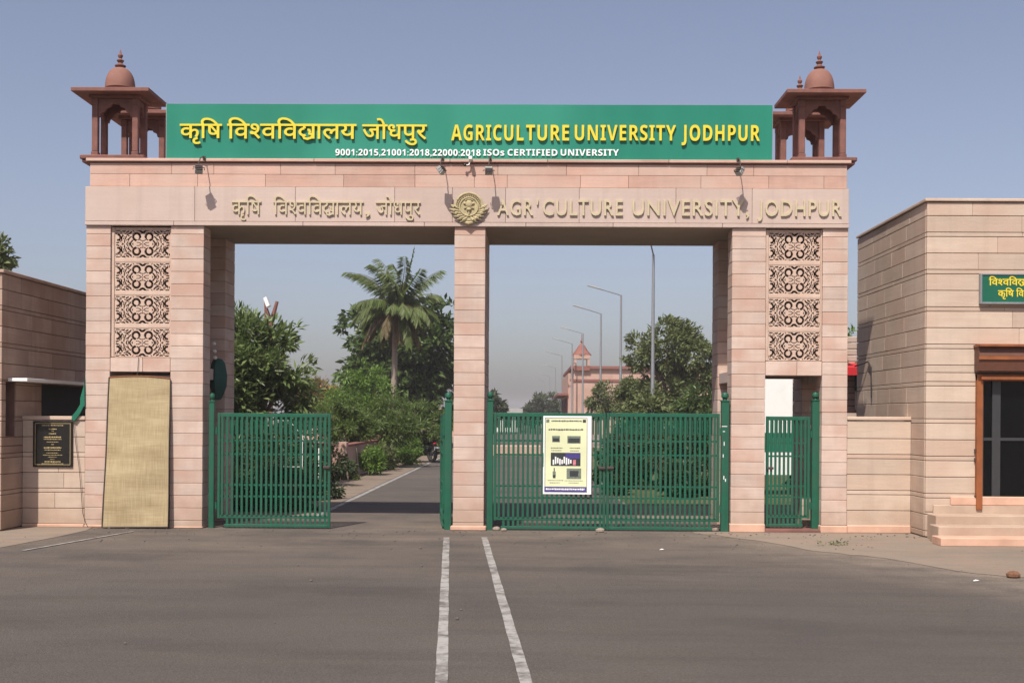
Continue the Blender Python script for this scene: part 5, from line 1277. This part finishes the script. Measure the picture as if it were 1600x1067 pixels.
# little kiosk with a red awning in the gap beside the gate house
Y = 20.2
kk = thing('stall', 'little stall with red awning and dark inside in the gap beside the gate house', 'stall', (gx(1340, Y), Y, 0))
xa, xb = gx(1316, Y), gx(1356, Y)
MB().box(xa - .3, xb + .05, Y + .02, Y + .9, 0, gz(565, Y, 1340)).build('wall', M['interior'], kk)
b = MB(); xr0 = gx(1338, Y)
z = .3
while z < gz(535, Y, 1330): b.box(xa - .25, xr0, Y - .03, Y + .018, z, z + .10); z += .108
b.build('brick_pier', M['stone_pale'], kk, bevel=.01)
b = MB(); za, zb_ = gz(588, Y, 1340), gz(575, Y, 1340); b.prism([(Y - .45, za), (Y - .45, zb_), (Y - .02, zb_ + .09), (Y - .02, za + .09)], 'x', xa - .1, gx(1355, Y-.4)); b.build('awning', M['red'], kk, bevel=.005)
MB().box(gx(1334, Y), gx(1339, Y), Y - .06, Y - .032, gz(610, Y, 1337), gz(566, Y, 1337)).build('curtain', M['cloth_green'], kk, bevel=.005)
MB().box(gx(1334, Y), gx(1339, Y), Y - .065, Y - .061, gz(640, Y, 1337), gz(612, Y, 1337)).build('price_list', M['white_paint'], kk)
b = MB(); b.prism([(gx(1343,Y), gz(654,Y,1347)), (gx(1355,Y), gz(654,Y,1347)), (gx(1354,Y), gz(638,Y,1347)), (gx(1347,Y), gz(634,Y,1347))], 'y', Y - .5, Y - .2); o = b.build('orange_box', M['orange'], bevel=.02); tag(o, 'orange box at the stall counter under the red awning', 'box')
MB().box(xa, xb, Y - .55, Y - .05, 0, gz(654, Y, 1340) - .004).build('counter', M['redstone'], kk, bevel=.01)
# white pipe frame in the garden, seen through the half shut leaf
Y = 24.2; z0_, z1_ = gz(729, Y, 450), gz(657, Y, 450); xa, xb = gx(431, Y), gx(473, Y)
b = MB(); b.tube([(xa, Y, 0), (xa, Y, z1_ - .03), (xa + .03, Y, z1_), (gx(452, Y), Y, z1_), (xb, Y, gz(681, Y, 470)), (xb, Y, 0)], .007, 6); b.tube([(xa, Y, z0_), (xb, Y, z0_)], .006, 6)
o = b.build('pipe_frame', M['white_paint'], smooth=True); tag(o, 'white bent pipe frame among the shrubs behind the half shut leaf', 'pipe frame')
Y = 25.; o = MB().tube([(gx(499, Y), Y, 0), (gx(499, Y), Y, gz(700, Y, 499))], .02, 6).build('white_post', M['white_paint'], smooth=True); tag(o, 'thin white post near the free end of the half shut leaf', 'post')

# ---- motorcycle parked on the road edge, seen from behind at an angle
def motorcycle(loc, rz, label):
    t = thing('motorcycle', label, 'motorcycle', loc); t.rotation_euler = (0, 0, rz)       # local +y = forward
    for nm, y in (('wheel', -.62), ('wheel', .64)):
        b = MB(); ring = [(0, y + .235*math.cos(2*math.pi*i/20), .30 + .235*math.sin(2*math.pi*i/20)) for i in range(21)]; b.tube(ring, .062, 8); wl = b.build(nm, M['rubber'], t, smooth=True, loc=(0,0,0))
        b = MB(); b.tube([(-.05, y, .30), (.05, y, .30)], .07, 10); 
        for i in range(5): a = 2*math.pi*i/5; b.tube([(0, y, .30), (0, y + .2*math.cos(a), .30 + .2*math.sin(a))], .016, 5)
        b.build('rim', M['alu'], wl, loc=(0,0,0))
    b = MB(); b.tube([(0,-.62,.30),(0,-.2,.42),(0,.2,.45),(0,.50,.82)], .045, 8); b.tube([(0,-.5,.62),(0,.1,.60),(0,.48,.80)], .04, 8); b.tube([(0,.64,.30),(0,.48,.92)], .04, 8); b.build('frame', M['black'], t, smooth=True, loc=(0,0,0))
    b = MB(); b.ball((0, .02, .36), (.13, .19, .15), 12); b.build('engine', M['alu'], t, smooth=True, loc=(0,0,0))
    b = MB(); b.ball((0, .20, .76), (.15, .27, .13), 14); b.build('tank', M['black'], t, smooth=True, loc=(0,0,0))
    b = MB(); b.prism([(-.72,.72),(-.70,.78),(-.2,.76),(.02,.74),(.0,.66),(-.5,.64)], 'x', -.12, .12); b.build('seat', M['rubber'], t, bevel=.02, loc=(0,0,0))
    b = MB(); b.tube([(-.36,.34,.98),(-.12,.46,1.02),(.12,.46,1.02),(.36,.34,.98)], .016, 8); b.build('handlebar', M['black'], t, smooth=True, loc=(0,0,0))
    for s in (-1, 1): MB().tube([(s*.28,.38,.99),(s*.34,.36,1.14)], .008, 6).ball((s*.36,.35,1.17), (.065,.02,.045), 10).build('mirror', M['black'], t, smooth=True, loc=(0,0,0))
    b = MB(); b.ball((0,.60,.90), (.10,.09,.10), 12); b.build('headlight', M['steel'], t, smooth=True, loc=(0,0,0))
    b = MB(); b.prism([(-.98,.44),(-.72,.66),(-.45,.60),(-.45,.56),(-.70,.60),(-.94,.42)], 'x', -.08, .08); b.build('mudguard', M['black'], t, loc=(0,0,0))
    MB().box(-.10,.10,-.93,-.915,.42,.55).build('number_plate', M['white_paint'], t, loc=(0,0,0))
    MB().box(-.05,.05,-.80,-.76,.62,.68).build('tail_light', M['red'], t, bevel=.01, loc=(0,0,0))
    b = MB(); b.tube([(.14,.05,.28),(.15,-.4,.27),(.16,-.85,.34)], [.03,.04,.055], 8); b.build('exhaust', M['alu'], t, smooth=True, loc=(0,0,0))
    return t
motorcycle((gx(661, 40.5), 40.5, .004), R(36), 'dark motorcycle with white number plate on the road edge under the trees')

# ================================================================ the dusty air
hz_ = MB().box(-640, 640, -150, 940, -1.0, 12.5).build('haze', bpy.data.materials.new('dusty_air'))
hm = hz_.data.materials[0]; hm.use_nodes = True; nt = hm.node_tree; nt.nodes.remove(nt.nodes['Principled BSDF'])
pv = nt.nodes.new('ShaderNodeVolumePrincipled'); pv.inputs['Density'].default_value = 0.0005; pv.inputs['Color'].default_value = (.99, .95, 1.0, 1); pv.inputs['Anisotropy'].default_value = -.2
nt.links.new(pv.outputs[0], nt.nodes['Material Output'].inputs['Volume'])
tag(hz_, 'thin pale dust haze over the whole place', None, None, 'stuff')
SC.cycles.volume_bounces = 0
